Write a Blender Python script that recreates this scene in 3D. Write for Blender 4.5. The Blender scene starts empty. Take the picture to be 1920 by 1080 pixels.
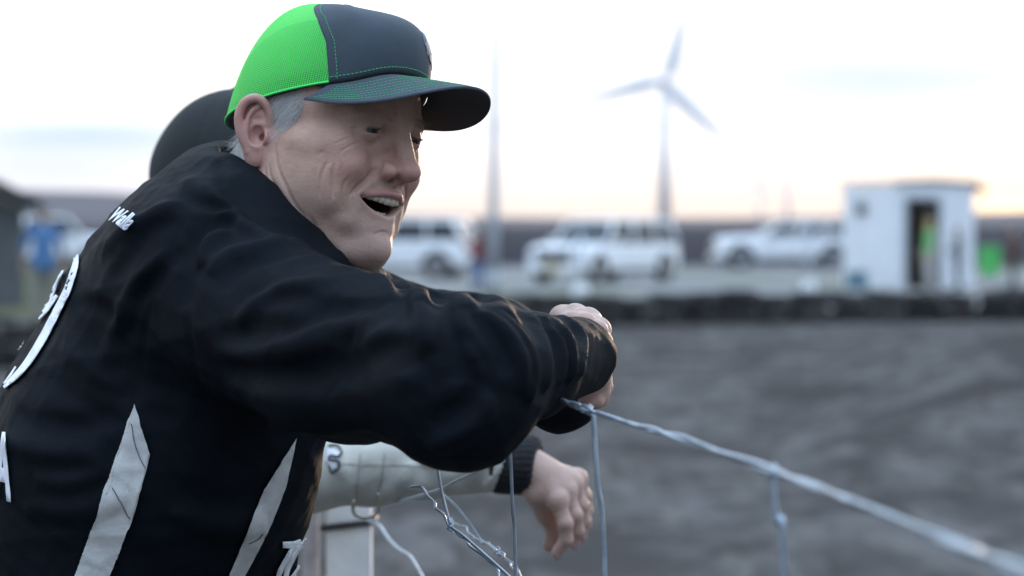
import bpy, bmesh, math, random
import numpy as np
from mathutils import Vector, Matrix

# ---------------------------------------------------------------- camera, sky, sun, exposure
SC = bpy.context.scene
COL = SC.collection
R = math.radians
F = 5600.0                      # focal length in pixels of a 1920 wide frame (105 mm)
CAMZ = 1.62
PITCH = math.atan(128.0 / F)
cam_d = bpy.data.cameras.new('camera')
cam = bpy.data.objects.new('camera', cam_d)
COL.objects.link(cam)
cam.location = (0, 0, CAMZ)
cam.rotation_euler = (R(90) - PITCH, 0, 0)
cam_d.lens = F / 1920 * 36
cam_d.sensor_width = 36
cam_d.clip_end = 8000
cam_d.dof.use_dof = True
cam_d.dof.focus_distance = 2.80
cam_d.dof.aperture_fstop = 6.0
SC.camera = cam
SC.view_settings.view_transform = 'Standard'
SC.view_settings.look = 'None'
SC.view_settings.exposure = 1.15
SC.view_settings.gamma = 1.0
SC.cycles.max_bounces = 8
SC.cycles.transparent_max_bounces = 12
SC.cycles.use_denoising = True

SUN_AZ, SUN_EL = 15.0, 3.6      # degrees right of the view axis, above the horizon
world = bpy.data.worlds.new('World')
SC.world = world
world.use_nodes = True
nt = world.node_tree
nt.nodes.clear()
def N(t, typ, **kw):
    n = t.nodes.new(typ)
    for k, v in kw.items():
        if k.startswith('i_'):
            n.inputs[k[2:].replace('_', ' ')].default_value = v
        else:
            setattr(n, k, v)
    return n
def math_n(t, op, a, b=None, c=None, clamp=False):
    n = t.nodes.new('ShaderNodeMath'); n.operation = op; n.use_clamp = clamp
    for i, v in enumerate((a, b, c)):
        if v is None: continue
        if isinstance(v, (int, float)): n.inputs[i].default_value = v
        else: t.links.new(v, n.inputs[i])
    return n.outputs[0]
def mixc(t, fac, a, b, mode='MIX'):
    n = t.nodes.new('ShaderNodeMix'); n.data_type = 'RGBA'; n.blend_type = mode
    for s, v in ((n.inputs[0], fac), (n.inputs[6], a), (n.inputs[7], b)):
        if isinstance(v, (int, float)): s.default_value = v
        elif isinstance(v, tuple): s.default_value = v if len(v) == 4 else (*v, 1)
        else: t.links.new(v, s)
    return n.outputs[2]
out = N(nt, 'ShaderNodeOutputWorld')
bg = N(nt, 'ShaderNodeBackground')
sky = N(nt, 'ShaderNodeTexSky', sky_type='NISHITA', sun_disc=False, sun_elevation=R(SUN_EL),
        sun_rotation=R(SUN_AZ), altitude=200, air_density=1.0, dust_density=2.0, ozone_density=1.5)
tc = N(nt, 'ShaderNodeTexCoord')
sep = N(nt, 'ShaderNodeSeparateXYZ'); nt.links.new(tc.outputs['Generated'], sep.inputs[0])
az = math_n(nt, 'MULTIPLY', math_n(nt, 'ARCTAN2', sep.outputs[0], sep.outputs[1]), 57.2958)      # 0 along +Y, right positive
el = math_n(nt, 'MULTIPLY', math_n(nt, 'ARCSINE', sep.outputs[2]), 57.2958)
nz = N(nt, 'ShaderNodeTexNoise', noise_dimensions='3D'); nz.inputs['Scale'].default_value = 5.0
nz.inputs['Detail'].default_value = 5.0; nz.inputs['Roughness'].default_value = .5
mp = N(nt, 'ShaderNodeMapping'); mp.inputs['Scale'].default_value = (1.2, 1.2, 7.0)
nt.links.new(tc.outputs['Generated'], mp.inputs[0]); nt.links.new(mp.outputs[0], nz.inputs['Vector'])
wob = math_n(nt, 'SUBTRACT', nz.outputs[0], .5)
def gauss(a0, wa, e0, we, amp=1.0, w=1.0):
    da = math_n(nt, 'DIVIDE', math_n(nt, 'SUBTRACT', az, a0), wa)
    ee = math_n(nt, 'ADD', el, math_n(nt, 'MULTIPLY', wob, w))
    de = math_n(nt, 'DIVIDE', math_n(nt, 'SUBTRACT', ee, e0), we)
    r2 = math_n(nt, 'ADD', math_n(nt, 'MULTIPLY', da, da), math_n(nt, 'MULTIPLY', de, de))
    return math_n(nt, 'MULTIPLY', math_n(nt, 'EXPONENT', math_n(nt, 'MULTIPLY', r2, -1.0)), amp)
def smooth(v, a, b):
    n = N(nt, 'ShaderNodeMapRange', interpolation_type='SMOOTHSTEP')
    nt.links.new(v, n.inputs[0]); n.inputs[1].default_value = a; n.inputs[2].default_value = b
    return n.outputs[0]
base = mixc(nt, 1.0, sky.outputs[0], (.08, .08, .085, 1), 'MULTIPLY')
# thin bright overcast veil in front of the blue, denser towards the sunset
veil_lo = mixc(nt, smooth(el, 0.0, 2.0), (1.04, .88, .72), (1.75, 1.74, 1.70))
veil = mixc(nt, smooth(el, 4.5, 45.0), veil_lo, (1.5, 2.0, 2.6))
back = smooth(math_n(nt, 'ABSOLUTE', az), 25.0, 120.0)
veil = mixc(nt, back, veil, mixc(nt, smooth(el, 5.0, 55.0), (.26, .34, .46), (1.9, 2.42, 3.15)))
col = mixc(nt, .86, base, veil)
lm = smooth(az, -2.0, -8.0)
col = mixc(nt, math_n(nt, 'MULTIPLY', lm, smooth(el, 2.0, .3)), col, (1.0, .94, 1.0))
col = mixc(nt, gauss(-8.2, 3.6, 1.55, .52, .95, .6), col, (.54, .70, .88))
col = mixc(nt, gauss(-8.9, 1.6, .95, .22, .5, .4), col, (.66, .76, .90))
col = mixc(nt, gauss(7.2, 6.0, 2.75, .85, .95, 1.3), col, (.70, .79, .92))
col = mixc(nt, gauss(5.5, 2.6, 2.1, .45, .8, 1.0), col, (.84, .88, .98))
col = mixc(nt, gauss(1.0, 3.0, 1.75, .22, .55, .5), col, (.86, .90, 1.0))
col = mixc(nt, gauss(-3.0, 40.0, 14.0, 5.0, .5, 30.0), col, (1.0, 1.25, 1.6))
glow = gauss(9.8, 2.6, .2, .65, .85, 0.0)
col = mixc(nt, glow, col, (1.15, .76, .46))
col = mixc(nt, gauss(9.35, .75, .32, .36, 1.0, 0.0), col, (2.6, 1.7, .80))
nt.links.new(col, bg.inputs['Color'])
bg.inputs['Strength'].default_value = .5
nt.links.new(bg.outputs[0], out.inputs[0])

sun_d = bpy.data.lights.new('sun', 'SUN')
sun_d.energy = 1.0; sun_d.angle = R(3.0); sun_d.color = (1.0, .72, .50)
sun = bpy.data.objects.new('sun', sun_d); COL.objects.link(sun)
sdir = Vector((math.sin(R(SUN_AZ)) * math.cos(R(SUN_EL)), math.cos(R(SUN_AZ)) * math.cos(R(SUN_EL)), math.sin(R(SUN_EL))))
sun.rotation_euler = sdir.to_track_quat('Z', 'Y').to_euler()

# ---------------------------------------------------------------- helpers
CF = np.array([0, math.cos(PITCH), -math.sin(PITCH)])      # view axis
CU = np.array([0, math.sin(PITCH), math.cos(PITCH)])
CR = np.array([1.0, 0, 0])
CO = np.array([0, 0, CAMZ])
def W(px, py, d):
    """world point d metres along the view axis through photo pixel px, py"""
    return CO + d * CF + (px - 960) / F * d * CR - (py - 540) / F * d * CU
def proj(p):
    q = np.asarray(p) - CO
    d = q @ CF
    return 960 + F * (q @ CR) / d, 540 - F * (q @ CU) / d, d

def tag(o, label=None, cat=None, group=None, kind=None):
    if label: o['label'] = label
    if cat: o['category'] = cat
    if group: o['group'] = group
    if kind: o['kind'] = kind
    return o
def empty(name, loc=(0, 0, 0), rz=0.0, label=None, cat=None, group=None):
    o = bpy.data.objects.new(name, None); COL.objects.link(o)
    o.location = loc; o.rotation_euler = (0, 0, rz); o.empty_display_size = .1
    return tag(o, label, cat, group)
def children(o):
    return [c for c in bpy.data.objects if c.parent == o]
def copy_tree(o, parent=None):
    c = o.copy(); COL.objects.link(c)
    if parent is not None: c.parent = parent
    for ch in children(o): copy_tree(ch, c)
    return c
def mesh_obj(name, V, Fc, mat, parent=None, smooth_=True, uv=None, col=None, mats=None, fm=None, origin=None):
    V = np.asarray(V, dtype=np.float64)
    off = np.zeros(3)
    if origin is not None: off = np.asarray(origin, dtype=float)
    me = bpy.data.meshes.new(name)
    Vl = V - off
    if isinstance(Fc, np.ndarray) and Fc.ndim == 2:
        k = Fc.shape[1]; n = len(Fc)
        me.vertices.add(len(V)); me.vertices.foreach_set('co', Vl.astype(np.float32).ravel())
        me.loops.add(n * k); me.loops.foreach_set('vertex_index', Fc.astype(np.int32).ravel())
        me.polygons.add(n); me.polygons.foreach_set('loop_start', (np.arange(n) * k).astype(np.int32))
        me.update(calc_edges=True)
    else:
        me.from_pydata([tuple(v) for v in Vl], [], [tuple(f) for f in Fc])
        me.update()
    if mats:
        for m in mats: me.materials.append(m)
        if fm is not None: me.polygons.foreach_set('material_index', np.asarray(fm, dtype=np.int32))
    elif mat is not None: me.materials.append(mat)
    if smooth_: me.polygons.foreach_set('use_smooth', np.ones(len(me.polygons), dtype=bool))
    if uv is not None:
        l = me.uv_layers.new(name='UVMap')
        vi = np.empty(len(me.loops), dtype=np.int32); me.loops.foreach_get('vertex_index', vi)
        l.data.foreach_set('uv', np.asarray(uv, dtype=np.float32)[vi].ravel())
    if col is not None:
        a = me.color_attributes.new('albedo', 'FLOAT_COLOR', 'POINT')
        c4 = np.ones((len(V), 4), dtype=np.float32); c4[:, :3] = col
        a.data.foreach_set('color', c4.ravel())
    o = bpy.data.objects.new(name, me); COL.objects.link(o)
    o.location = off
    if parent is not None:
        o.parent = parent
    return o
class MB:
    """collects simple shapes into one mesh"""
    def __init__(s): s.v = []; s.f = []
    def add(s, V, Fc):
        n = len(s.v); s.v += [tuple(v) for v in V]; s.f += [tuple(i + n for i in f) for f in Fc]; return s
    def box(s, c, h, M=None, bev=0.0):
        bm = bmesh.new(); bmesh.ops.create_cube(bm, size=2)
        bmesh.ops.scale(bm, vec=h, verts=bm.verts)
        if bev: bmesh.ops.bevel(bm, geom=bm.edges[:], offset=bev, segments=2, affect='EDGES')
        if M is not None: bmesh.ops.transform(bm, matrix=M, verts=bm.verts)
        bmesh.ops.translate(bm, vec=c, verts=bm.verts)
        bm.verts.index_update()
        s.add([v.co[:] for v in bm.verts], [[v.index for v in f.verts] for f in bm.faces]); bm.free(); return s
    def tube(s, pts, r, n=8, cap=True):
        V, Fc = tube_mesh(pts, r, n, cap); return s.add(V, Fc)
    def prism(s, poly, axis, a, b):
        """poly in the plane across axis (0,1,2) extruded from a to b"""
        k = len(poly); V = []
        for t in (a, b):
            for (u, w) in poly:
                p = [u, w]; p.insert(axis, t); V.append(p)
        Fc = [list(range(k))[::-1], list(range(k, 2 * k))] + [[i, (i + 1) % k, (i + 1) % k + k, i + k] for i in range(k)]
        return s.add(V, Fc)
    def build(s, name, mat, parent=None, smooth_=False, loc=None):
        o = mesh_obj(name, np.array(s.v), s.f, mat, parent, smooth_)
        if loc is not None: o.location = loc
        return o
def tube_mesh(pts, r, n=8, cap=True):
    pts = np.asarray(pts, dtype=float); m = len(pts)
    r = np.full(m, r, dtype=float) if np.isscalar(r) else np.asarray(r, dtype=float)
    T = np.gradient(pts, axis=0); T /= np.linalg.norm(T, axis=1)[:, None] + 1e-12
    up = np.array([0, 0, 1.0]) if abs(T[0][2]) < .9 else np.array([1.0, 0, 0])
    a = np.cross(T[0], up); a /= np.linalg.norm(a)
    V = []
    for i in range(m):
        a = a - T[i] * (a @ T[i]); a /= np.linalg.norm(a); b = np.cross(T[i], a)
        for k in range(n):
            t = 2 * math.pi * k / n
            V.append(pts[i] + r[i] * (math.cos(t) * a + math.sin(t) * b))
    Fc = [[i * n + k, i * n + (k + 1) % n, (i + 1) * n + (k + 1) % n, (i + 1) * n + k] for i in range(m - 1) for k in range(n)]
    if cap: Fc += [list(range(n))[::-1], [(m - 1) * n + k for k in range(n)]]
    return V, Fc
def spline(pts, n=8, closed=False):
    """Catmull-Rom through pts, n samples per span"""
    P = np.asarray(pts, dtype=float); m = len(P); out_ = []
    rng = range(m if closed else m - 1)
    for i in rng:
        if closed: p0, p1, p2, p3 = P[(i - 1) % m], P[i], P[(i + 1) % m], P[(i + 2) % m]
        else: p0, p1, p2, p3 = P[max(i - 1, 0)], P[i], P[i + 1], P[min(i + 2, m - 1)]
        for t in np.arange(n) / n:
            out_.append(.5 * ((2 * p1) + (p2 - p0) * t + (2 * p0 - 5 * p1 + 4 * p2 - p3) * t * t + (3 * p1 - p0 - 3 * p2 + p3) * t ** 3))
    if not closed: out_.append(P[-1])
    return np.array(out_)

# ---- signed distance shapes
def s_ell(P, c, r):
    q = (P - np.array(c)) / np.array(r); k0 = np.linalg.norm(q, axis=1); k1 = np.linalg.norm(q / np.array(r), axis=1)
    return k0 * (k0 - 1) / (k1 + 1e-9)
def s_sph(P, c, r): return np.linalg.norm(P - np.array(c), axis=1) - r
def s_cap(P, a, b, r1, r2=None):
    a = np.array(a, dtype=float); b = np.array(b, dtype=float); r2 = r1 if r2 is None else r2
    ab = b - a; t = np.clip(((P - a) @ ab) / (ab @ ab + 1e-12), 0, 1)
    return np.linalg.norm(P - a - t[:, None] * ab, axis=1) - (r1 + (r2 - r1) * t)
def s_tube(P, pts, rs, k=0.0):
    if np.isscalar(rs): rs = [rs] * len(pts)
    d = None
    for i in range(len(pts) - 1):
        e = s_cap(P, pts[i], pts[i + 1], rs[i], rs[i + 1])
        d = e if d is None else (np.minimum(d, e) if k == 0 else smin(d, e, k))
    return d
def smin(a, b, k):
    h = np.clip(.5 + .5 * (b - a) / k, 0, 1)
    return b + (a - b) * h - k * h * (1 - h)
def smax(a, b, k): return -smin(-a, -b, k)
def line_w(P, pts):
    """distance to a polyline and a weight that fades out towards both of its ends"""
    d = np.full(len(P), 1e9); u = np.zeros(len(P)); m = len(pts) - 1
    for i in range(m):
        a, b = pts[i], pts[i + 1]; ab = b - a
        t = np.clip(((P - a) @ ab) / (ab @ ab + 1e-12), 0, 1)
        e = np.linalg.norm(P - a - t[:, None] * ab, axis=1); k = e < d
        d = np.where(k, e, d); u = np.where(k, (i + t) / m, u)
    return d, np.clip(np.sin(math.pi * u), 0, 1) ** .7
def line_dist(P, pts):
    d = np.full(len(P), 1e9)
    for i in range(len(pts) - 1):
        a, b = pts[i], pts[i + 1]; ab = b - a
        t = np.clip(((P - a) @ ab) / (ab @ ab + 1e-12), 0, 1)
        d = np.minimum(d, np.linalg.norm(P - a - t[:, None] * ab, axis=1))
    return d
def surf(f, lo, hi, h, coarse=5):
    """surface nets over f in the box lo..hi with cell h; returns V, quads"""
    lo = np.array(lo, dtype=float); hi = np.array(hi, dtype=float)
    nb = np.ceil((hi - lo) / (h * coarse)).astype(int)
    H = h * coarse
    cx = [lo[i] + (np.arange(nb[i]) + .5) * H for i in range(3)]
    G = np.stack(np.meshgrid(*cx, indexing='ij'), -1).reshape(-1, 3)
    c = f(G).reshape(nb)
    n = nb * coarse
    Ff = np.repeat(np.repeat(np.repeat(c, coarse, 0), coarse, 1), coarse, 2).astype(np.float32)
    near = np.abs(c) < H * 1.35
    ii = np.argwhere(near)
    off = np.stack(np.meshgrid(*[np.arange(coarse)] * 3, indexing='ij'), -1).reshape(-1, 3)
    for s in range(0, len(ii), 6000):
        idx = (ii[s:s + 6000, None, :] * coarse + off[None]).reshape(-1, 3)
        p = lo + (idx + .5) * h
        Ff[idx[:, 0], idx[:, 1], idx[:, 2]] = f(p)
    S = Ff < 0
    a = S[:-1, :-1, :-1].astype(np.int8)
    cnt = sum(S[i:n[0] - 1 + i, j:n[1] - 1 + j, k:n[2] - 1 + k].astype(np.int8) for i in (0, 1) for j in (0, 1) for k in (0, 1))
    cells = np.argwhere((cnt > 0) & (cnt < 8))
    idx = -np.ones(n - 1, dtype=np.int32); idx[cells[:, 0], cells[:, 1], cells[:, 2]] = np.arange(len(cells))
    acc = np.zeros((len(cells), 3)); num = np.zeros(len(cells))
    cor = [(i, j, k) for i in (0, 1) for j in (0, 1) for k in (0, 1)]
    for A in cor:
        for B in cor:
            if B <= A or sum(abs(A[t] - B[t]) for t in range(3)) != 1: continue
            fa = Ff[cells[:, 0] + A[0], cells[:, 1] + A[1], cells[:, 2] + A[2]]
            fb = Ff[cells[:, 0] + B[0], cells[:, 1] + B[1], cells[:, 2] + B[2]]
            m = (fa < 0) != (fb < 0)
            t = np.where(m, fa / (fa - fb + 1e-20), 0)
            acc += m[:, None] * (np.array(A) + t[:, None] * (np.array(B) - np.array(A))); num += m
    V = lo + (cells + acc / num[:, None] + .5) * h
    quads = []
    for ax in range(3):
        u, w = (ax + 1) % 3, (ax + 2) % 3
        sl0 = [slice(None)] * 3; sl1 = [slice(None)] * 3
        sl0[ax] = slice(0, -1); sl1[ax] = slice(1, None)
        ch = S[tuple(sl0)] != S[tuple(sl1)]
        e = np.argwhere(ch)
        e = e[(e[:, u] > 0) & (e[:, w] > 0) & (e[:, u] < n[u] - 1) & (e[:, w] < n[w] - 1)]
        du = np.zeros(3, int); du[u] = 1; dw = np.zeros(3, int); dw[w] = 1
        q = np.stack([idx[tuple((e - du - dw).T)], idx[tuple((e - dw).T)], idx[tuple(e.T)], idx[tuple((e - du).T)]], 1)
        ins = S[tuple(e.T)]
        q[~ins] = q[~ins][:, ::-1]
        quads.append(q[(q >= 0).all(1)])
    return V, np.concatenate(quads)
def march(f, O, D, t0, t1, k=.8, n=160):
    """first hit of rays O + t D with the surface of f"""
    t = np.full(len(D), t0); alive = np.ones(len(D), bool)
    for _ in range(n):
        d = f(O + t[:, None] * D)
        alive = (t < t1)
        t = t + np.where(alive & (d > 1e-5), np.maximum(d * k, 1e-5), 0)
        t = np.where(d < -1e-5, t + d * k, t)
    hit = f(O + t[:, None] * D) < 2e-3
    return t, hit & (t < t1)
def pixrays(px):
    px = np.asarray(px, dtype=float)
    return CF[None] + ((px[:, 0] - 960) / F)[:, None] * CR - ((px[:, 1] - 540) / F)[:, None] * CU

# ---- materials
def mat(name, color, rough=.7, metal=0.0, spec=.5, noise=None, bump=None, sss=0.0, attr=None, coat=0.0, sheen=0.0):
    m = bpy.data.materials.new(name); m.use_nodes = True; t = m.node_tree
    b = t.nodes['Principled BSDF']
    b.inputs['Base Color'].default_value = (*color, 1)
    b.inputs['Roughness'].default_value = rough; b.inputs['Metallic'].default_value = metal
    b.inputs['Specular IOR Level'].default_value = spec
    if coat: b.inputs['Coat Weight'].default_value = coat; b.inputs['Coat Roughness'].default_value = .1
    if sheen: b.inputs['Sheen Weight'].default_value = sheen; b.inputs['Sheen Roughness'].default_value = .4
    src = None
    if attr:
        a = N(t, 'ShaderNodeAttribute', attribute_name=attr); src = a.outputs['Color']
    tcn = N(t, 'ShaderNodeTexCoord')
    if noise:
        sc, amt = noise[0], noise[1]; c2 = noise[2] if len(noise) > 2 else tuple(c * (1 - amt) for c in color)
        nn = N(t, 'ShaderNodeTexNoise'); nn.inputs['Scale'].default_value = sc; nn.inputs['Detail'].default_value = 6
        t.links.new(tcn.outputs['Object'], nn.inputs['Vector'])
        rr = N(t, 'ShaderNodeMapRange'); rr.inputs[1].default_value = .35; rr.inputs[2].default_value = .65
        t.links.new(nn.outputs[0], rr.inputs[0])
        if attr:
            src = mixc(t, math_n(t, 'MULTIPLY', rr.outputs[0], amt), src, c2)
        else: src = mixc(t, rr.outputs[0], (*color, 1), (*c2, 1))
    if src is not None: t.links.new(src, b.inputs['Base Color'])
    if bump:
        h = None
        for (sc, amp) in bump[1:]:
            nb_ = N(t, 'ShaderNodeTexNoise'); nb_.inputs['Scale'].default_value = sc; nb_.inputs['Detail'].default_value = 3
            t.links.new(tcn.outputs['Object'], nb_.inputs['Vector'])
            v = math_n(t, 'MULTIPLY', nb_.outputs[0], amp); h = v if h is None else math_n(t, 'ADD', h, v)
        bp = N(t, 'ShaderNodeBump'); bp.inputs['Strength'].default_value = 1.0; bp.inputs['Distance'].default_value = bump[0]
        t.links.new(h, bp.inputs['Height']); t.links.new(bp.outputs[0], b.inputs['Normal'])
    if sss:
        b.inputs['Subsurface Weight'].default_value = sss
        b.inputs['Subsurface Radius'].default_value = (1.0, .35, .2); b.inputs['Subsurface Scale'].default_value = .006
    return m
# ---------------------------------------------------------------- the man's head (built in head space: x forward, y left, z up, centimetres)
YAW, PIT, ROL = R(38), R(8), R(8)
f0 = np.array([math.cos(YAW), -math.sin(YAW), 0]); l0 = np.array([math.sin(YAW), math.cos(YAW), 0]); z0 = np.array([0, 0, 1.0])
hf = f0 * math.cos(PIT) - z0 * math.sin(PIT); hu0 = z0 * math.cos(PIT) + f0 * math.sin(PIT)
hl = l0 * math.cos(ROL) - hu0 * math.sin(ROL); hu = hu0 * math.cos(ROL) + l0 * math.sin(ROL)
HM = np.stack([hf, hl, hu], 1)                # head axes as columns
EYE = np.array([8.2, 3.15, 1.7])            # eyeball centre (left one; the right is mirrored)
near_eye = np.array([9.3, -3.2, 1.8]) / 100
HO = W(702, 242, 2.80) - HM @ near_eye
def H2W(p): return HO + (np.asarray(p) / 100) @ HM.T
def W2H(p): return ((np.asarray(p) - HO) @ HM) * 100

def mir(P):
    Q = P.copy(); Q[:, 1] = np.abs(Q[:, 1]); return Q
# ear frame
ea = R(32); et = R(8)
EN = np.array([math.sin(ea), math.cos(ea), 0]); EB0 = np.array([-math.cos(ea), math.sin(ea), 0]); EU0 = np.array([0, 0, 1.0])
EB = EB0 * math.cos(et) - EU0 * math.sin(et); EU = EU0 * math.cos(et) + EB0 * math.sin(et)
EO = np.array([-1.15, 7.75, -.45])
EM = np.stack([EB, EU, EN], 1)
def ear_f(P):
    o_ = np.linalg.norm(P - EO, axis=1) - 4.6; m_ = o_ < 1.5
    if m_.any(): o_[m_] = ear_near(P[m_])
    return o_
def ear_near(P):
    q = (P - EO) @ EM / 1.03
    u, v, w = q[:, 0], q[:, 1], q[:, 2]
    helix = spline([(-1.15, .1, -.25), (-1.3, .9, .0), (-1.15, 1.9, .2), (-.55, 2.75, .4), (.3, 3.0, .5), (1.15, 2.55, .52), (1.6, 1.5, .5), (1.55, .3, .42), (1.15, -.9, .32), (.65, -1.8, .2)], 3)
    hr = np.interp(np.linspace(0, 1, len(helix)), [0, .15, .5, .8, 1], [.34, .40, .44, .42, .36])
    d = s_tube(q, helix, list(hr))
    plate = s_ell(q, (.05, .5, -.08), (1.6, 2.55, .22)); 
    bowl = s_ell(q, (-.25, 0, -.5), (1.3, 1.9, .75))
    d = smin(d, smin(plate, bowl, .4), .22)
    ah = spline([(-.1, 2.3, .12), (.55, 1.7, .3), (.85, .7, .42), (.8, -.3, .42), (.45, -1.15, .4), (-.2, -1.5, .38)], 3)
    d = smin(d, s_tube(q, ah, .24), .3)
    d = smin(d, s_cap(q, (-.9, .75, .0), (.1, .45, .12), .2, .12), .25)         # crus
    lobe = s_ell(q, (.0, -2.2, .12), (.95, 1.15, .42)); d = smin(d, lobe, .5)
    d = smin(d, s_ell(q, (-.95, -.55, .28), (.42, .6, .4)), .3)                 # tragus
    d = smax(d, -s_ell(q, (-.15, -.35, .55), (.72, .95, .85)), .2)              # concha
    d = smax(d, -s_ell(q, (-.1, 1.15, .45), (.6, .35, .4)), .15)                # cymba
    d = smax(d, -s_ell(q, (-.55, -.5, .0), (.35, .4, .9)), .1)
    return d
ULIP = spline([(10.6, 0, -3.85), (10.4, .9, -3.85), (9.8, 1.85, -4.1), (9.0, 2.65, -4.5), (7.6, 3.32, -4.5)], 3)
LLIP = spline([(9.75, 0, -6.4), (9.65, .9, -6.25), (9.15, 1.8, -5.95), (8.6, 2.6, -5.3), (7.6, 3.32, -4.55)], 3)
def head_base(P):
    Q = mir(P); x, y, z = Q[:, 0], Q[:, 1], Q[:, 2]
    d = s_ell(Q, (.1, 0, 4.4), (9.6, 7.4, 7.4))
    d = smin(d, s_ell(Q, (3.4, 0, 2.2), (6.4, 6.35, 6.5)), 1.5)
    d = smin(d, s_ell(Q, (3.9, 0, -3.6), (5.8, 5.2, 6.2)), 1.6)                  # midface
    d = smin(d, s_cap(Q, (9.2, .9, 3.2), (7.7, 4.3, 3.0), .75, .9), 1.0)         # brow
    d = smin(d, s_cap(Q, (7.2, 4.6, -.2), (3.2, 6.3, -.6), 1.35, 1.0), 1.6)      # cheekbone
    d = smin(d, s_ell(Q, (7.6, 3.95, -1.9), (1.95, 1.8, 1.8)), 1.0)
    d = smin(d, s_ell(Q, (6.6, 4.1, -4.6), (1.9, 1.7, 2.6)), 1.4)             # raised smiling cheek
    d = smin(d, s_cap(Q, (.6, 5.4, -6.6), (7.6, 1.9, -9.8), 1.55, 1.5), 2.2)     # jaw
    d = smin(d, s_cap(Q, (.2, 5.9, -1.0), (.6, 5.6, -6.4), 1.3, 1.5), 2.0)
    d = smin(d, s_ell(Q, (8.75, 0, -9.15), (2.25, 2.1, 1.9)), 1.6)               # chin
    d = smin(d, s_ell(Q, (4.0, 0, -8.0), (5.0, 4.6, 3.4)), 1.5)
    d = smin(d, s_ell(Q, (3.2, 0, -9.9), (4.6, 3.8, 2.5)), 1.5)
    d = smin(d, s_cap(Q, (8.2, 1.9, -3.4), (8.0, 2.9, -6.9), 1.35, 1.1), 1.2)    # round the mouth
    d = smin(d, s_ell(Q, (8.0, 0, -4.6), (2.6, 2.4, 2.3)), 1.0)                  # muzzle
    d = smin(d, s_ell(Q, (8.25, 0, -7.2), (1.95, 2.3, 1.8)), 1.3)
    d = smin(d, s_ell(Q, (3.4, 4.9, -2.6), (3.4, 2.1, 3.2)), 1.6)
    d = smin(d, s_ell(Q, (2.6, 4.8, -5.2), (3.6, 1.9, 3.4)), 1.8)
    # neck
    d = smin(d, s_cap(Q, (-2.6, 0, -4.0), (-8.5, 0, -17.5), 5.6, 6.6), 2.4)
    d = smin(d, s_cap(Q, (-1.8, 6.0, -3.2), (-2.6, 4.2, -16), 1.2, 1.6), 1.4)    # neck muscle
    # eye socket
    d = smax(d, -s_ell(Q, (10.3, 3.3, 1.55), (1.9, 1.75, 1.05)), 1.0)
    # nose
    n = s_cap(Q, (9.65, 0, 2.5), (11.55, 0, -1.2), .80, .95)
    n = smin(n, s_ell(Q, (12.0, 0, -1.5), (.95, 1.0, .85)), .7)
    n = smin(n, s_ell(Q, (10.35, 1.45, -1.75), (1.15, .68, .78)), .5)
    n = smin(n, s_cap(Q, (9.9, .0, -1.4), (9.6, .75, -2.0), 1.0, .7), .8)
    n = smin(n, s_cap(Q, (10.9, 0, -2.2), (10.4, 0, -2.6), .35, .4), .5)
    d = smin(d, n, .85)
    d = smax(d, -s_ell(Q, (10.75, .72, -2.72), (.62, .28, .36)), .15)
    # nasolabial furrow
    nf = [np.array(p) for p in spline([(9.9, 1.85, -1.5), (9.35, 2.5, -2.4), (8.9, 3.35, -3.6), (8.2, 3.95, -4.9), (7.5, 4.15, -6.2)], 3)]
    d = d + .30 * np.exp(-(line_dist(Q, nf) / .32) ** 2)
    # cleft under the lower lip
    d = d + .09 * np.exp(-((z + 7.75) / .42) ** 2) * np.exp(-(y / 1.8) ** 2) * (x > 6)
    return d
def lid_f(Q):
    """lids: a thin shell round the eyeball, open as a slit"""
    c = EYE; r = np.linalg.norm(Q - c, axis=1)
    return r - 1.36
def head_f(P):
    d = head_base(P)
    Q = mir(P); x, y, z = Q[:, 0], Q[:, 1], Q[:, 2]
    # lids
    d = smin(d, lid_f(Q), .45)
    ty = (y - 3.35) / 1.75
    zc = 1.66 - .14 * (ty + .2) ; hh = .215 * np.clip(1 - ty * ty, 0, 1) ** .6
    slit = np.maximum(np.abs(z - zc) - hh, 9.0 - x)
    slit = np.where(hh > 0, slit, .5)
    d = smax(d, -np.maximum(slit, -(s_sph(Q, EYE, 1.18)) * -1 if False else slit), .12)
    ul = [np.array(p) for p in spline([(9.15, 1.9, 2.05), (9.75, 2.7, 2.28), (9.75, 3.6, 2.3), (9.2, 4.5, 2.05), (8.6, 5.0, 1.7)], 3)]
    d = d + .20 * np.exp(-(line_dist(Q, ul) / .13) ** 2)
    bag = [np.array(p) for p in spline([(9.3, 2.0, .75), (9.45, 2.9, .45), (9.2, 4.0, .5), (8.5, 4.9, .9)], 3)]
    d = d + .17 * np.exp(-(line_dist(Q, bag) / .15) ** 2)
    # mouth
    t = np.clip(y / 3.2, 0, 1)
    zc = -5.1 + .56 * t ** 1.7; hh = .92 * np.clip(1 - t ** 1.5, 0, 1) ** .8
    xin = 5.0
    mo = np.maximum(np.abs(z - zc) - hh, xin - x)
    mo = np.where(t < 1, mo, .5)
    d = smax(d, -mo, .35)
    ur = list(np.interp(np.linspace(0, 1, len(ULIP)), [0, .25, .8, 1], [.30, .33, .25, .15]))
    lr = list(np.interp(np.linspace(0, 1, len(LLIP)), [0, .3, .8, 1], [.38, .38, .26, .15]))
    d = smin(d, s_tube(Q, ULIP, ur), .28)
    d = smin(d, s_tube(Q, LLIP, lr), .30)
    d = smin(d, ear_f(Q), .22)
    return d

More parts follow.
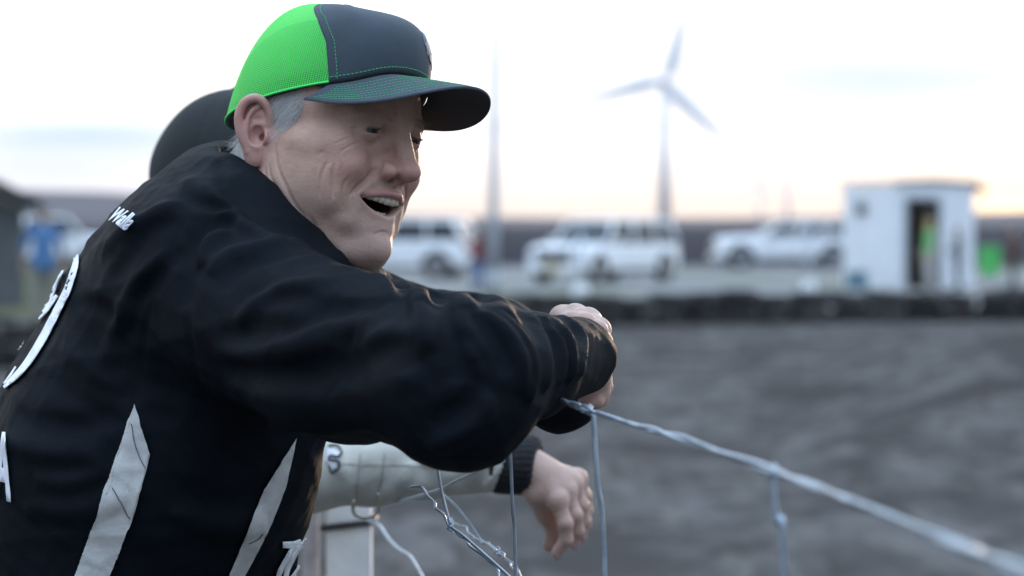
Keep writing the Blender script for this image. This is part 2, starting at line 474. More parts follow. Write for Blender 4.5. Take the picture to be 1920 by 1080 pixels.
# creases traced over the near side of the face, dropped onto the skin: (pixels, width cm, depth cm)
CREASE = [
 ([(651, 237), (640, 229), (628, 222)], 0.11, 0.13), ([(667, 242), (652, 243), (636, 240)], 0.11, 0.17), ([(664, 248), (648, 251), (630, 256)], 0.11, 0.13),
 ([(660, 256), (642, 263), (628, 270)], 0.11, 0.11), ([(676, 266), (655, 274), (638, 285)], 0.11, 0.15), ([(668, 239), (655, 241)], 0.11, 0.15),
 ([(683, 259), (698, 262), (716, 259), (730, 252)], 0.11, 0.15),
 ([(616, 302), (608, 315), (602, 335), (600, 372)], 0.18, 0.17), ([(627, 305), (623, 330), (624, 360), (625, 372)], 0.16, 0.22),
 ([(655, 330), (645, 345), (641, 365), (642, 392)], 0.16, 0.15),
 ([(721, 316), (708, 328), (690, 342), (672, 354), (664, 368), (664, 384), (668, 402)], 0.18, 0.12),
 ([(700, 440), (715, 435), (728, 437)], 0.14, 0.13), ([(712, 443), (724, 440)], 0.11, 0.08),
 ([(578, 400), (590, 425), (600, 442)], 0.24, 0.11), ([(516, 265), (517, 290), (522, 318), (534, 345), (550, 378), (575, 412)], 0.20, 0.17),
 ([(505, 308), (507, 330), (520, 355), (540, 385), (560, 410), (580, 440)], 0.18, 0.30), ([(497, 310), (500, 335), (515, 360), (535, 395), (552, 425)], 0.16, 0.22),
 ([(700, 218), (716, 222)], 0.16, 0.10), ([(596, 292), (608, 282)], 0.24, 0.06),
]
def make_head_mesh(strokes=True):
    cre = []
    if strokes:
        for px, w, dp in CREASE:
            s = spline([(a, b) for a, b in px], 4)
            D = pixrays(s); Dn = D @ HM; On = (CO - HO) @ HM * 100
            t, hit = march(head_base, On, Dn, 258.0, 310.0)
            pts = (On + t[:, None] * Dn)[hit]
            if len(pts) > 1: cre.append((list(pts), w, dp))
    def f(P):
        d = head_f(P)
        for pts, w, dp in cre:
            a = np.array(pts); lo = a.min(0) - 3 * w; hi = a.max(0) + 3 * w
            m = ((P > lo) & (P < hi)).all(1)
            if m.any():
                e, q_ = line_w(P[m], pts); d[m] += dp * q_ * (np.exp(-(e / w) ** 2) - .35 * np.exp(-(e / (2.4 * w)) ** 2))
        return d
    return surf(f, (-17, -10.5, -20), (13.5, 10.5, 12.6), HRES, 5)
HRES = .10
hv, hq = make_head_mesh()
def blob(P, c, r, a=1.0):
    c = np.array(c); r = np.array(r) if not np.isscalar(r) else r
    return a * np.exp(-(((P - c) / r) ** 2).sum(1))
def skin_colors(V):
    Q = mir(V); x, y, z = Q[:, 0], Q[:, 1], Q[:, 2]
    base_c = np.array([.54, .335, .250]); c = np.tile(base_c, (len(V), 1))
    def to(m, col_): nonlocal c; m = np.clip(m, 0, 1)[:, None]; c = c * (1 - m) + np.array(col_) * m
    rng = np.random.RandomState(3)
    to(blob(Q, (8.2, 4.2, -1.6), (3, 2.2, 2.2), .6), (.52, .255, .22))
    to(blob(Q, (11.5, 0.4, -1.4), (1.5, 1.6, 1.2), .75), (.52, .23, .20))
    to(blob(Q, (9.0, 0, -9.3), (2.2, 2.4, 2.0), .45), (.50, .29, .27))
    e = ear_f(Q); to((e < .25) * .55, (.52, .26, .23))
    q = (Q - EO) @ EM; to(blob(q, (1.3, 1.6, .4), (.7, 1.2, .8), .5), (.50, .17, .16))
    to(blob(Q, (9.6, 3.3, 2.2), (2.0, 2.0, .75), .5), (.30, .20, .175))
    # beard shadow
    bs = np.clip((-(z + 3.4)) / 2.5, 0, 1) * np.clip((x - .5) / 3, 0, 1) * np.clip((z + 12.5) / 2, 0, 1)
    n = rng.rand(len(V)); to(bs * (.18 + .22 * n), (.31, .265, .245))
    ml = blob(Q, (10.4, 0, -3.3), (1.5, 2.4, .5), .45); to(ml, (.26, .205, .185))
    lp = np.minimum(line_dist(Q, [np.array(p) for p in ULIP]), line_dist(Q, [np.array(p) for p in LLIP]))
    to(np.exp(-(lp / .50) ** 4) * .85, (.42, .19, .17))
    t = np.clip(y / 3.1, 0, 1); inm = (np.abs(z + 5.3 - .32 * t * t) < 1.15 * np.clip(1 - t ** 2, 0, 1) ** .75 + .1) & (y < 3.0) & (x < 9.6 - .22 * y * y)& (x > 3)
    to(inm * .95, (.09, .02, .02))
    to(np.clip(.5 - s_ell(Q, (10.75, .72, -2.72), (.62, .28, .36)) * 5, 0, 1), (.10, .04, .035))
    sc_ = (z > 3.4 + .36 * x) | (x < -5.5); to(sc_ * .85, (.45, .44, .43))
    # freckles and blotches
    for i in range(700):
        k = rng.randint(len(V)); p = V[k]; rr = rng.uniform(.07, .16) if i % 4 else rng.uniform(.3, .8)
        m = np.where((np.abs(V - p) < 3 * rr).all(1))[0]
        if len(m):
            w = np.exp(-(((V[m] - p) / rr) ** 2).sum(1)) * rng.uniform(.15, .50) * (1 if rr < .2 else .45); cc = np.array([.28, .15, .115] if rng.rand() < .7 else [.40, .17, .16])
            c[m] = c[m] * (1 - w[:, None]) + cc * w[:, None]
    return c
skin = mat('skin', (.46, .3, .23), rough=.52, spec=.4, attr='albedo', sss=.12, noise=(90, .32, (.37, .20, .165)), bump=(.0008, (900, .5), (300, .45), (70, .7)))
eye_white = mat('eye_white', (.22, .18, .17), rough=.15)
iris_m = mat('iris', (.05, .055, .052), rough=.05)
pupil_m = mat('pupil', (.004, .004, .004), rough=.03)
tooth_m = mat('tooth', (.70, .63, .50), rough=.25, sss=0)
tongue_m = mat('tongue', (.42, .13, .13), rough=.4)
hair_m = mat('grey_hair', (.92, .90, .87), rough=.5, noise=(700, .35))
lash_m = mat('dark_lash', (.03, .025, .02), rough=.6)
hair_dk = mat('sandy_brow_hair', (.22, .17, .14), rough=.6)

man = empty('person', (HO[0] - .45, HO[1] + .1, 0.0), 0, 'laughing man in a green-backed trucker cap and black racing jacket leaning on the wire fence', 'person')
def world_parent(o, p):
    """parent without moving: o already has world-space coordinates"""
    o.parent = p; o.matrix_parent_inverse = Matrix.Translation(-Vector(p.location))
    return o
def part(name, V, Fc, m, parent=None, **kw):
    o = mesh_obj(name, V, Fc, m, None, **kw)
    if parent is None: parent = man
    root = parent
    o.parent = root
    tot = Vector((0, 0, 0)); q = root
    while q is not None: tot += Vector(q.location); q = q.parent
    if o.location.length == 0:
        o.data.transform(Matrix.Translation(-tot))
    return o
hcol = skin_colors(hv)
head = part('body', H2W(hv), hq, skin, col=hcol)
BODY = [(H2W(hv), hq, hcol, 0)]

# eyes
for sy in (-1, 1):
    g = []; V = []; Fc = []; FM = []
    gaze = np.array([1.0, -.16, -.06]); gaze /= np.linalg.norm(gaze)
    a = np.cross(gaze, (0, 0, 1)); a /= np.linalg.norm(a); b = np.cross(a, gaze)
    nr, na = 28, 40
    c = EYE * np.array([1, sy, 1])
    for i in range(nr + 1):
        th = math.pi * (i / nr) ** 1.5
        rr = 1.22 + (.05 * math.exp(-(th / .42) ** 4))
        for k in range(na):
            ph = 2 * math.pi * k / na
            V.append(c + rr * (math.cos(th) * gaze + math.sin(th) * (math.cos(ph) * a + math.sin(ph) * b)))
    for i in range(nr):
        th = math.pi * ((i + .5) / nr) ** 1.5
        for k in range(na):
            Fc.append([i * na + k, i * na + (k + 1) % na, (i + 1) * na + (k + 1) % na, (i + 1) * na + k]); FM.append(2 if th < .22 else (1 if th < .54 else 0))
    part('eyeball', H2W(V), np.array(Fc)[:, ::-1], None, head, mats=[eye_white, iris_m, pupil_m], fm=FM)
# teeth
def tooth_row(name, zt, hgt, xf, up, ntooth=12, w0=.82):
    mb = MB(); rng = random.Random(5)
    ang = []; s = 0
    for i in range(ntooth // 2):
        w = w0 * (1.0 if i == 0 else (.82 if i == 1 else .88)); ang.append((s + w / 2, w)); s += w
    for side in (-1, 1):
        for (sc_, w) in ang:
            y = side * 2.85 * math.sin(min(sc_ / 3.15, 1.5)); x = xf - 2.6 * (1 - math.cos(min(sc_ / 3.15, 1.5)))
            yaw = side * sc_ / 3.15
            h = hgt * (1 - .05 * sc_)
            M = Matrix.Rotation(yaw, 4, 'Z')
            mb.box((x, y, zt + (-h / 2 if up else h / 2) + .04 * sc_ + rng.uniform(-.02, .02)), (.17, w * .49, h / 2), M, .1)
    return part(name, H2W(np.array(mb.v)), mb.f, tooth_m, head)
tooth_row('upper_teeth', -4.02, .95, 10.2, True, 14)
tooth_row('lower_teeth', -6.45, .75, 9.2, False, w0=.6)
tv, tq = surf(lambda P: smin(s_ell(P, (7.2, 0, -6.15), (2.3, 2.2, .62)), s_ell(P, (5.2, 0, -6.3), (1.5, 2.2, 1.2)), .5), (3, -3, -8), (9.6, 3, -4.5), .12)
part('tongue', H2W(tv), tq, tongue_m, head)

# hair
def strands(name, roots, dirs, length, rad, m, parent, seed=1, curl=.25, grav=(0, 0, -1), off=0.0, seg=4):
    rng = np.random.RandomState(seed); V = []; Fc = []
    for r_, d_ in zip(roots, dirs):
        L = length * rng.uniform(.6, 1.25); d = d_ + rng.normal(0, curl * .35, 3); d /= np.linalg.norm(d)
        p = r_.copy(); n0 = len(V); side = np.cross(d, rng.normal(0, 1, 3)); side /= np.linalg.norm(side) + 1e-9; s2 = np.cross(d, side)
        wv = rng.normal(0, curl * .12, 3)
        for i in range(seg + 1):
            w = rad * (1 - .85 * i / seg)
            for k in range(3):
                t = 2.094 * k; V.append(p + w * (math.cos(t) * side + math.sin(t) * s2))
            d = d + np.array(grav) * .10 + wv; d /= np.linalg.norm(d); p = p + d * L / seg
        for i in range(seg):
            for k in range(3):
                Fc.append([n0 + i * 3 + k, n0 + i * 3 + (k + 1) % 3, n0 + i * 3 + 3 + (k + 1) % 3, n0 + i * 3 + 3 + k])
    return part(name, H2W(np.array(V)), np.array(Fc), m, parent)
def hair_patch(n, ok, seed):
    rng = np.random.RandomState(seed); idx = np.where(ok)[0]
    return idx[rng.randint(len(idx), size=n)]
Qm = mir(hv); hx, hy, hz = Qm[:, 0], Qm[:, 1], Qm[:, 2]
enear = ear_f(Qm)
side_b = (hx > .2) & (hx < 3.6 - .28 * np.abs(hz - 3.2)) & (hz > .1 + .9 * np.clip(hx - 1.6, 0, 9)) & (hz < 4.4) & (hy > 5) & (enear > .25)
k = hair_patch(3000, side_b, 1)
rt = hv[k]; dr = np.stack([-.55 + 0 * rt[:, 0], np.sign(rt[:, 1]) * .16, -.82 + 0 * rt[:, 0]], 1)
[strands('sideburn_hair', rt[q], dr[q], 1.9, .011, hair_m, head, 1, curl=.45) for q in (rt[:, 1] < 0, rt[:, 1] > 0)]
back = (hx < -2.6) & (hz > -4.6) & (hz < 2.2 + .36 * hx) & (enear > .3) & (hx > -12)
k = hair_patch(4200, back, 2)
rt = hv[k]; dr = np.stack([-.42 + 0 * rt[:, 0], np.sign(rt[:, 1]) * .22, -.85 + 0 * rt[:, 0]], 1)
strands('nape_hair', rt, dr, 2.2, .013, hair_m, head, 3, curl=.5)
bw = (hx > 6.5) & (hz > 2.9) & (hz < 3.7) & (hy > 1.2) & (hy < 5.2)
k = hair_patch(260, bw, 4); rt = hv[k]; dr = np.stack([.35 + 0 * rt[:, 0], np.sign(rt[:, 1]) * .8, .15 + 0 * rt[:, 0]], 1)
[strands('eyebrow', rt[q], dr[q], .8, .012, hair_dk, head, 5, grav=(0, 0, -.5)) for q in (rt[:, 1] < 0, rt[:, 1] > 0)]
lash = (hx > 9.0) & (np.abs(hz - 1.93) < .10) & (hy > 2.0) & (hy < 4.8)
if lash.sum() > 5:
    k = hair_patch(220, lash, 6); rt = hv[k]; dr = np.stack([.8 + 0 * rt[:, 0], np.sign(rt[:, 1]) * .25, -.25 + 0 * rt[:, 0]], 1)
    [strands('eyelashes', rt[q], dr[q], .26, .013, lash_m, head, 7, grav=(0, 0, .6)) for q in (rt[:, 1] < 0, rt[:, 1] > 0) if q.any()]

def bridge(A, B):
    """triangles that tie the nearest borders of two surfaces together, so the body is one connected mesh"""
    ia = np.arange(0, len(A), max(1, len(A) // 1500)); ib = np.arange(0, len(B), max(1, len(B) // 1500))
    D = np.linalg.norm(A[ia][:, None] - B[ib][None], axis=2); i, j = np.unravel_index(D.argmin(), D.shape); return ia[i], ib[j]
def join_body(obj_, parts_, mats_, origin):
    """one mesh out of the parts of a body, linked part to part"""
    V = []; Fc = []; C = []; FM = []; off = 0; offs = []
    for v, q, c, m in parts_:
        offs.append(off); V.append(v); C.append(np.broadcast_to(np.asarray(c, dtype=float), (len(v), 3))); Fc.append(q + off); FM.append(np.full(len(q), m)); off += len(v)
    ex = []
    for k in range(1, len(parts_)):
        h_ = 0 if k < len(parts_) - 1 or len(parts_) == 2 else 0
        a = len(parts_) - 1 if k != len(parts_) - 1 else 0
        i, j = bridge(parts_[a][0], parts_[k][0]); q = parts_[a][1]; r_ = parts_[k][1]
        fa = q[np.argmax((q == i).any(1))]; fb = r_[np.argmax((r_ == j).any(1))]
        ex.append([fa[0] + offs[a], fa[1] + offs[a], fb[0] + offs[k], fb[1] + offs[k]])
    Fc.append(np.array(ex)); FM.append(np.zeros(len(ex)))
    o2 = mesh_obj('tmp', np.concatenate(V) - origin, np.concatenate(Fc).astype(int), None, mats=mats_, fm=np.concatenate(FM), col=np.concatenate(C))
    me = o2.data; old = obj_.data; obj_.data = me; me.name = 'body'
    bpy.data.objects.remove(o2); bpy.data.meshes.remove(old)
# ---------------------------------------------------------------- trucker cap (head space, centimetres)
cap_dark = mat('charcoal_twill', (.044, .062, .080), rough=.8, sheen=.1, noise=(40, .18), bump=(.0006, (1500, 1.0), (60, .6)))
brim_under = mat('brim_underside', (.030, .034, .038), rough=.8)
thread_m = mat('green_thread', (.05, .42, .16), rough=.5)
silver_m = mat('silver_embroidery', (.35, .38, .42), rough=.5, noise=(500, .4), bump=(.0008, (900, 1.0)))
def mesh_mat():
    m = bpy.data.materials.new('neon_mesh'); m.use_nodes = True; t = m.node_tree; b = t.nodes['Principled BSDF']
    b.inputs['Base Color'].default_value = (.13, 1.0, .17, 1); b.inputs['Roughness'].default_value = .55
    uvn = N(t, 'ShaderNodeUVMap', uv_map='UVMap'); sp = N(t, 'ShaderNodeSeparateXYZ'); t.links.new(uvn.outputs[0], sp.inputs[0])
    def wave(o, per, off=None):
        v = math_n(t, 'DIVIDE', o, per)
        if off is not None: v = math_n(t, 'ADD', v, off)
        return math_n(t, 'ABSOLUTE', math_n(t, 'SUBTRACT', math_n(t, 'FRACT', v), .5))
    row = math_n(t, 'MULTIPLY', math_n(t, 'FLOOR', math_n(t, 'DIVIDE', sp.outputs[0], .23)), .5)
    a = wave(sp.outputs[0], .23); c = wave(sp.outputs[1], .21, row)
    hole = math_n(t, 'MULTIPLY', math_n(t, 'LESS_THAN', a, .20), math_n(t, 'LESS_THAN', c, .26))
    tr = N(t, 'ShaderNodeBsdfTransparent'); mx = N(t, 'ShaderNodeMixShader')
    t.links.new(math_n(t, 'MULTIPLY', hole, .62), mx.inputs[0]); tl = N(t, 'ShaderNodeBsdfTranslucent'); tl.inputs[0].default_value = (.16, 1.0, .20, 1); m2 = N(t, 'ShaderNodeMixShader'); m2.inputs[0].default_value = .45; t.links.new(b.outputs[0], m2.inputs[1]); t.links.new(tl.outputs[0], m2.inputs[2]); t.links.new(m2.outputs[0], mx.inputs[1]); t.links.new(tr.outputs[0], mx.inputs[2])
    t.links.new(mx.outputs[0], t.nodes['Material Output'].inputs[0])
    bp = N(t, 'ShaderNodeBump'); bp.inputs['Distance'].default_value = .0008
    t.links.new(math_n(t, 'ADD', math_n(t, 'MULTIPLY', a, -1), math_n(t, 'MULTIPLY', c, -.5)), bp.inputs['Height']); t.links.new(bp.outputs[0], b.inputs['Normal'])
    b.inputs['Subsurface Weight'].default_value = 0
    return m
neon = mesh_mat()
cap = empty('trucker_cap', tuple(H2W((0, 0, 9))), 0, 'trucker cap with neon green mesh back and dark grey front on the laughing man', 'cap')
CX, CA, CB, CTOP = .35, 10.15, 8.15, 13.15
def phi_w(a): return (a + math.pi) % (2 * math.pi) - math.pi
def crown(phi, u):
    """phi azimuth from the forehead, u 0 at the rim to pi/2 at the button"""
    c, s = math.cos(phi), math.sin(phi)
    front = max(0.0, c)
    e = .60 - .20 * front ** 1.1 + .08 * max(0, -c)
    sc_ = max(math.cos(u), 0) ** e
    x0 = CX + CA * c; y0 = CB * s
    zb = 3.05 + .36 * x0 + .75 * math.exp(-((phi_w(phi)) / .62) ** 4)
    x = CX + (CA - .55 * max(0, c) ** 2 + .45 * max(0, -c)) * c * sc_; y = CB * s * sc_
    hgt = CTOP - zb
    z = zb + hgt * math.sin(u) ** (1 - .24 * front)
    z += .10 * math.sin(5 * phi + 1.0) * math.sin(2 * u) + .07 * math.sin(11 * phi) * math.sin(2 * u) ** 2 * (c < .3)
    # the slight pinch of the mesh beside the seam
    pin = .22 * math.exp(-((abs(phi) - R(118)) / .25) ** 2) * math.sin(2 * u) ** 2
    return np.array([x * (1 - pin * .08), y * (1 - pin * .12), z - pin * .8])
def seam_phi(u):
    t = u / (math.pi / 2)
    return R(np.interp(t, [0, .3, .55, .75, .9, 1], [57, 64, 76, 92, 104, 108]))
def crown_grid(p_a, p_b, npz, nu, off=0.0):
    V = []; UV = []; Fc = []
    for j in range(nu + 1):
        u = (math.pi / 2 - .02) * j / nu; a, b = p_a(u), p_b(u)
        for i in range(npz + 1):
            ph = a + (b - a) * i / npz; p = crown(ph, u)
            n_ = p - np.array([CX, 0, 5.0]); n_ /= np.linalg.norm(n_)
            V.append(p + n_ * off)
            UV.append((9.3 * (a + (b - a) * i / npz) , 10.5 * u))
    k = npz + 1
    for j in range(nu):
        for i in range(npz):
            Fc.append([j * k + i, j * k + i + 1, (j + 1) * k + i + 1, (j + 1) * k + i])
    return np.array(V), np.array(Fc), np.array(UV)
def solid(o, th):
    md = o.modifiers.new('thickness', 'SOLIDIFY'); md.thickness = th; md.offset = -1
V_, F_, U_ = crown_grid(lambda u: -seam_phi(u), lambda u: seam_phi(u), 70, 40)
fp = part('front_panel', H2W(V_), F_, cap_dark, cap, uv=U_); solid(fp, .0014)
V_, F_, U_ = crown_grid(lambda u: seam_phi(u), lambda u: 2 * math.pi - seam_phi(u), 90, 44, -.04)
bp_ = part('mesh_back', H2W(V_), F_, neon, cap, uv=U_)
# hems along the rim of the mesh
hem = [crown(a, .0) + np.array([0, 0, .12]) for a in np.linspace(seam_phi(0), 2 * math.pi - seam_phi(0), 80)]
V_, F_ = tube_mesh(np.array(hem), .11, 8); part('rim_binding', H2W(V_), F_, mat('neon_binding', (.06, .80, .14), rough=.6), bp_)
def ribbon(pts, nrm, w, name, m, parent, th=.03):
    V_, F_ = tube_mesh(pts, w, 6); part(name, H2W(V_), F_, m, parent)
def dashes(path, L, gap, r):
    """thread dashes along a dense path"""
    path = np.array(path); s = np.concatenate([[0], np.cumsum(np.linalg.norm(np.diff(path, axis=0), axis=1))]); mb = MB(); q = 0
    while q + L < s[-1]:
        seg = np.array([[np.interp(q + L * f, s, path[:, k]) for k in range(3)] for f in (0, .5, 1)])
        mb.tube(seg, [r * .6, r, r * .6], 5); q += L + gap
    return np.array(mb.v), mb.f
def off_out(p, d):
    n_ = p - np.array([CX, 0, 5.0]); n_ /= np.linalg.norm(n_); return p + n_ * d
for sg in (-1, 1):
    pth = [off_out(crown(sg * (seam_phi(u) - .085 / max(math.cos(u) ** .5, .3)), u), .02) for u in np.linspace(.02, 1.3, 120)]
    V_, F_ = dashes(pth, .26, .1, .045); part('seam_stitching', H2W(V_), F_, thread_m, fp)
pth = [off_out(crown(a, .045), .03) for a in np.linspace(-seam_phi(0), seam_phi(0), 200)]
V_, F_ = dashes(pth, .3, .1, .05); part('rim_stitching', H2W(V_), F_, thread_m, fp)
bt = [crown(0, math.pi / 2 - .001) + np.array([math.cos(a) * 0, 0, .0]) for a in (0,)]
mb = MB(); c_ = np.array([CX, 0, CTOP + .02])
bm = bmesh.new(); bmesh.ops.create_uvsphere(bm, u_segments=20, v_segments=10, radius=.75)
V_ = np.array([v.co[:] for v in bm.verts]) * np.array([1, 1, .38]) + c_; F_ = [[v.index for v in f.verts] for f in bm.faces]; bm.free()
part('button', H2W(V_), F_, cap_dark, cap)
# brim
def brim(s, t, dz=0.0):
    """s -1..1 across, t 0 at the crown to 1 at the edge"""
    al = s * math.pi / 2
    ph = s * R(57); pi_ = crown(ph, 0.0)
    xo = 4.3 + 13.7 * max(math.cos(al), 0) ** .72; yo = 8.1 * math.sin(al)
    ti = t ** .95
    x = pi_[0] + (xo - pi_[0]) * ti; y = pi_[1] + (yo - pi_[1]) * ti
    zi = pi_[2]; zo = 7.45 - .062 * yo * yo - .02 * max(0, xo - 12)
    zi2 = zi - .15
    z = zi2 + (zo - zi2) * ti ** .9
    return np.array([x, y, z + dz])
ns, ntt = 80, 16
top = np.array([brim(-1 + 2 * i / ns, j / ntt) for j in range(ntt + 1) for i in range(ns + 1)])
Fq = [[j * (ns + 1) + i, j * (ns + 1) + i + 1, (j + 1) * (ns + 1) + i + 1, (j + 1) * (ns + 1) + i] for j in range(ntt) for i in range(ns)]
bot = top - np.array([0, 0, .28]); nT = len(top)
rim = [j * (ns + 1) + ns for j in range(0)]
Fb = [[a + nT for a in f][::-1] for f in Fq]
edge = [[ntt * (ns + 1) + i, ntt * (ns + 1) + i + 1, ntt * (ns + 1) + i + 1 + nT, ntt * (ns + 1) + i + nT] for i in range(ns)]
edge += [[i + 1, i, i + nT, i + 1 + nT] for i in range(ns)]
Vb = np.concatenate([top, bot])
br = part('brim', H2W(Vb), Fq + Fb + edge, None, cap, mats=[cap_dark, brim_under], fm=[0] * len(Fq) + [1] * len(Fb) + [0] * len(edge))
bv = br.modifiers.new('edge', 'BEVEL'); bv.width = .0008; bv.segments = 2; bv.limit_method = 'ANGLE'; bv.angle_limit = R(50)
for r_ in range(7):
    t = .86 - .115 * r_
    pth = [brim(s, t, .03) for s in np.linspace(-.985 + .012 * r_, .985 - .012 * r_, 260)]
    V_, F_ = dashes(pth, .26, .09, .042); part('brim_stitching', H2W(V_), F_, thread_m, br)
# the embroidered badge on the front, seen almost edge on
mb = MB(); rng = random.Random(2)
for k in range(34):
    a = .50 + rng.uniform(-.24, .24); u0 = rng.uniform(.30, .80); L = rng.uniform(.05, .16); an = rng.uniform(-.6, .6)
    pts = [off_out(crown(a + L * an * q, u0 + L * q * .9), .03) for q in (0, .33, .66, 1)]
    mb.tube(pts, [.05, .09, .09, .05], 6)
V_ = []; F_ = []
nn_ = 18
for j in range(nn_ + 1):
    for i in range(nn_ + 1):
        a = -.30 + .60 * i / nn_; b = -1 + 2 * j / nn_; a = .50 + a * math.sqrt(max(0, 1 - (b * .92) ** 2)); V_.append(off_out(crown(a, .56 + .30 * b), .06))
F_ = [[j * (nn_ + 1) + i, j * (nn_ + 1) + i + 1, (j + 1) * (nn_ + 1) + i + 1, (j + 1) * (nn_ + 1) + i] for j in range(nn_) for i in range(nn_)]
bd = part('badge', H2W(np.array(V_)), F_, mat('badge_ground', (.10, .12, .15), rough=.7), fp); solid(bd, .0006)
part('badge_embroidery', H2W(np.array(mb.v)), mb.f, silver_m, fp)

V_ = []; nb = 72
for (dz, off) in ((-.34, -.06), (1.6, -.7), (1.6, -1.0), (-.34, -.75)):
    for i in range(nb):
        p = crown(2 * math.pi * i / nb, 0.0); c_ = np.array([CX, 0, p[2]]); n_ = (p - c_) / np.linalg.norm(p - c_); V_.append(p + n_ * off + np.array([0, 0, dz + (0 if dz > 0 or abs(phi_w(2 * math.pi * i / nb)) < 1.05 else .36)]))
F_ = [[j * nb + i, j * nb + (i + 1) % nb, (j + 1) % 4 * nb + (i + 1) % nb, (j + 1) % 4 * nb + i] for j in range(4) for i in range(nb)]
part('sweatband', H2W(np.array(V_)), F_, brim_under, cap)
# ---------------------------------------------------------------- the man's racing jacket, neck to hem
jk_m = mat('black_nomex', (.0060, .0084, .0120), rough=.70, spec=.05, sheen=.0, noise=(14, .35), bump=(.0009, (700, .6), (45, 1.0), (16, 1.2)))
lin_m = mat('cream_panel', (.60, .59, .56), rough=.8, noise=(60, .2), bump=(.0008, (800, .5), (50, 1)))
let_m = mat('white_lettering', (.74, .75, .78), rough=.6, bump=(.0004, (900, 1)))
LD = np.array([-math.sin(R(14)), math.cos(R(14)), 0])
def TT(pts): return [W(*p) for p in pts]
NA = H2W((-3.2, 0, -4.0)); NB = H2W((-9.5, 0, -19.0))
T_AX = TT([(405, 535, 2.95), (372, 615, 2.95), (285, 850, 2.96), (205, 1090, 3.0), (165, 1400, 3.06)])
T_R = [.088, .132, .152, .162, .165]
R_ARM = TT([(470, 590, 2.745), (650, 668, 2.62), (860, 716, 2.50)])
R_FOR = TT([(860, 716, 2.50), (982, 688, 2.60), (1082, 667, 2.735)])
L_ARM = TT([(420, 560, 3.13), (640, 615, 3.17), (915, 682, 3.22)])
L_FOR = TT([(915, 682, 3.22), (1000, 690, 3.10), (1052, 712, 2.965)])
COLR = spline([W(392, 324, 2.96), W(424, 336, 2.85), W(478, 385, 2.80), W(545, 440, 2.775), W(622, 497, 2.80), W(690, 528, 2.88), W(690, 510, 2.97), W(600, 430, 3.03), W(500, 350, 3.05), W(430, 310, 3.02)], 5, True)
def jacket_base(P):
    d = None
    for s_ in (-1, 1):
        e = s_tube(P, [a + LD * .065 * s_ for a in T_AX], T_R, .03)
        d = e if d is None else smin(d, e, .05)
    # yoke over the shoulders
    d = smin(d, s_cap(P, W(392, 490, 2.80), W(400, 480, 3.12), .076, .076), .07)
    d = smin(d, s_cap(P, W(452, 440, 2.92), W(425, 425, 2.98), .066, .066), .06)
    # collar rises round the neck
    d = smin(d, s_tube(P, list(COLR) + [COLR[0]], .0165), .045)
    a = s_tube(P, R_ARM, [.083, .072, .063], .03)
    a = smin(a, s_ell(P, W(862, 790, 2.505), (.032, .040, .026)), .05)           # sleeve hanging below the elbow
    f_ = s_tube(P, R_FOR, [.056, .047, .0385], .02)
    a = smin(a, f_, .045)
    dr_ = (R_FOR[2] - R_FOR[1]); dr_ = dr_ / np.linalg.norm(dr_)
    loc = (P - R_FOR[2]) @ dr_; near = np.linalg.norm(P - R_FOR[2], axis=1) < .12
    cutd = smax(a, loc - .022, .006)
    a = np.where(near, cutd, a)
    d = smin(d, a, .035)
    b = s_tube(P, L_ARM, [.078, .068, .066], .03)
    g = s_tube(P, L_FOR, [.066, .055, .046], .02)
    b = smin(b, g, .04)
    b = smin(b, s_ell(P, W(1050, 755, 2.97), (.030, .035, .030)), .03)
    d = smin(d, b, .03)
    # the neck opening
    nk = s_cap(P, NA + (NA - NB) * .3, NB, .066, .062)
    jaw = s_ell((P - HO) @ HM * 100, (3.0, 0, -7.6), (7.4, 6.6, 5.6)) / 100
    d = smax(d, -smin(nk, jaw, .02), .012)
    return d
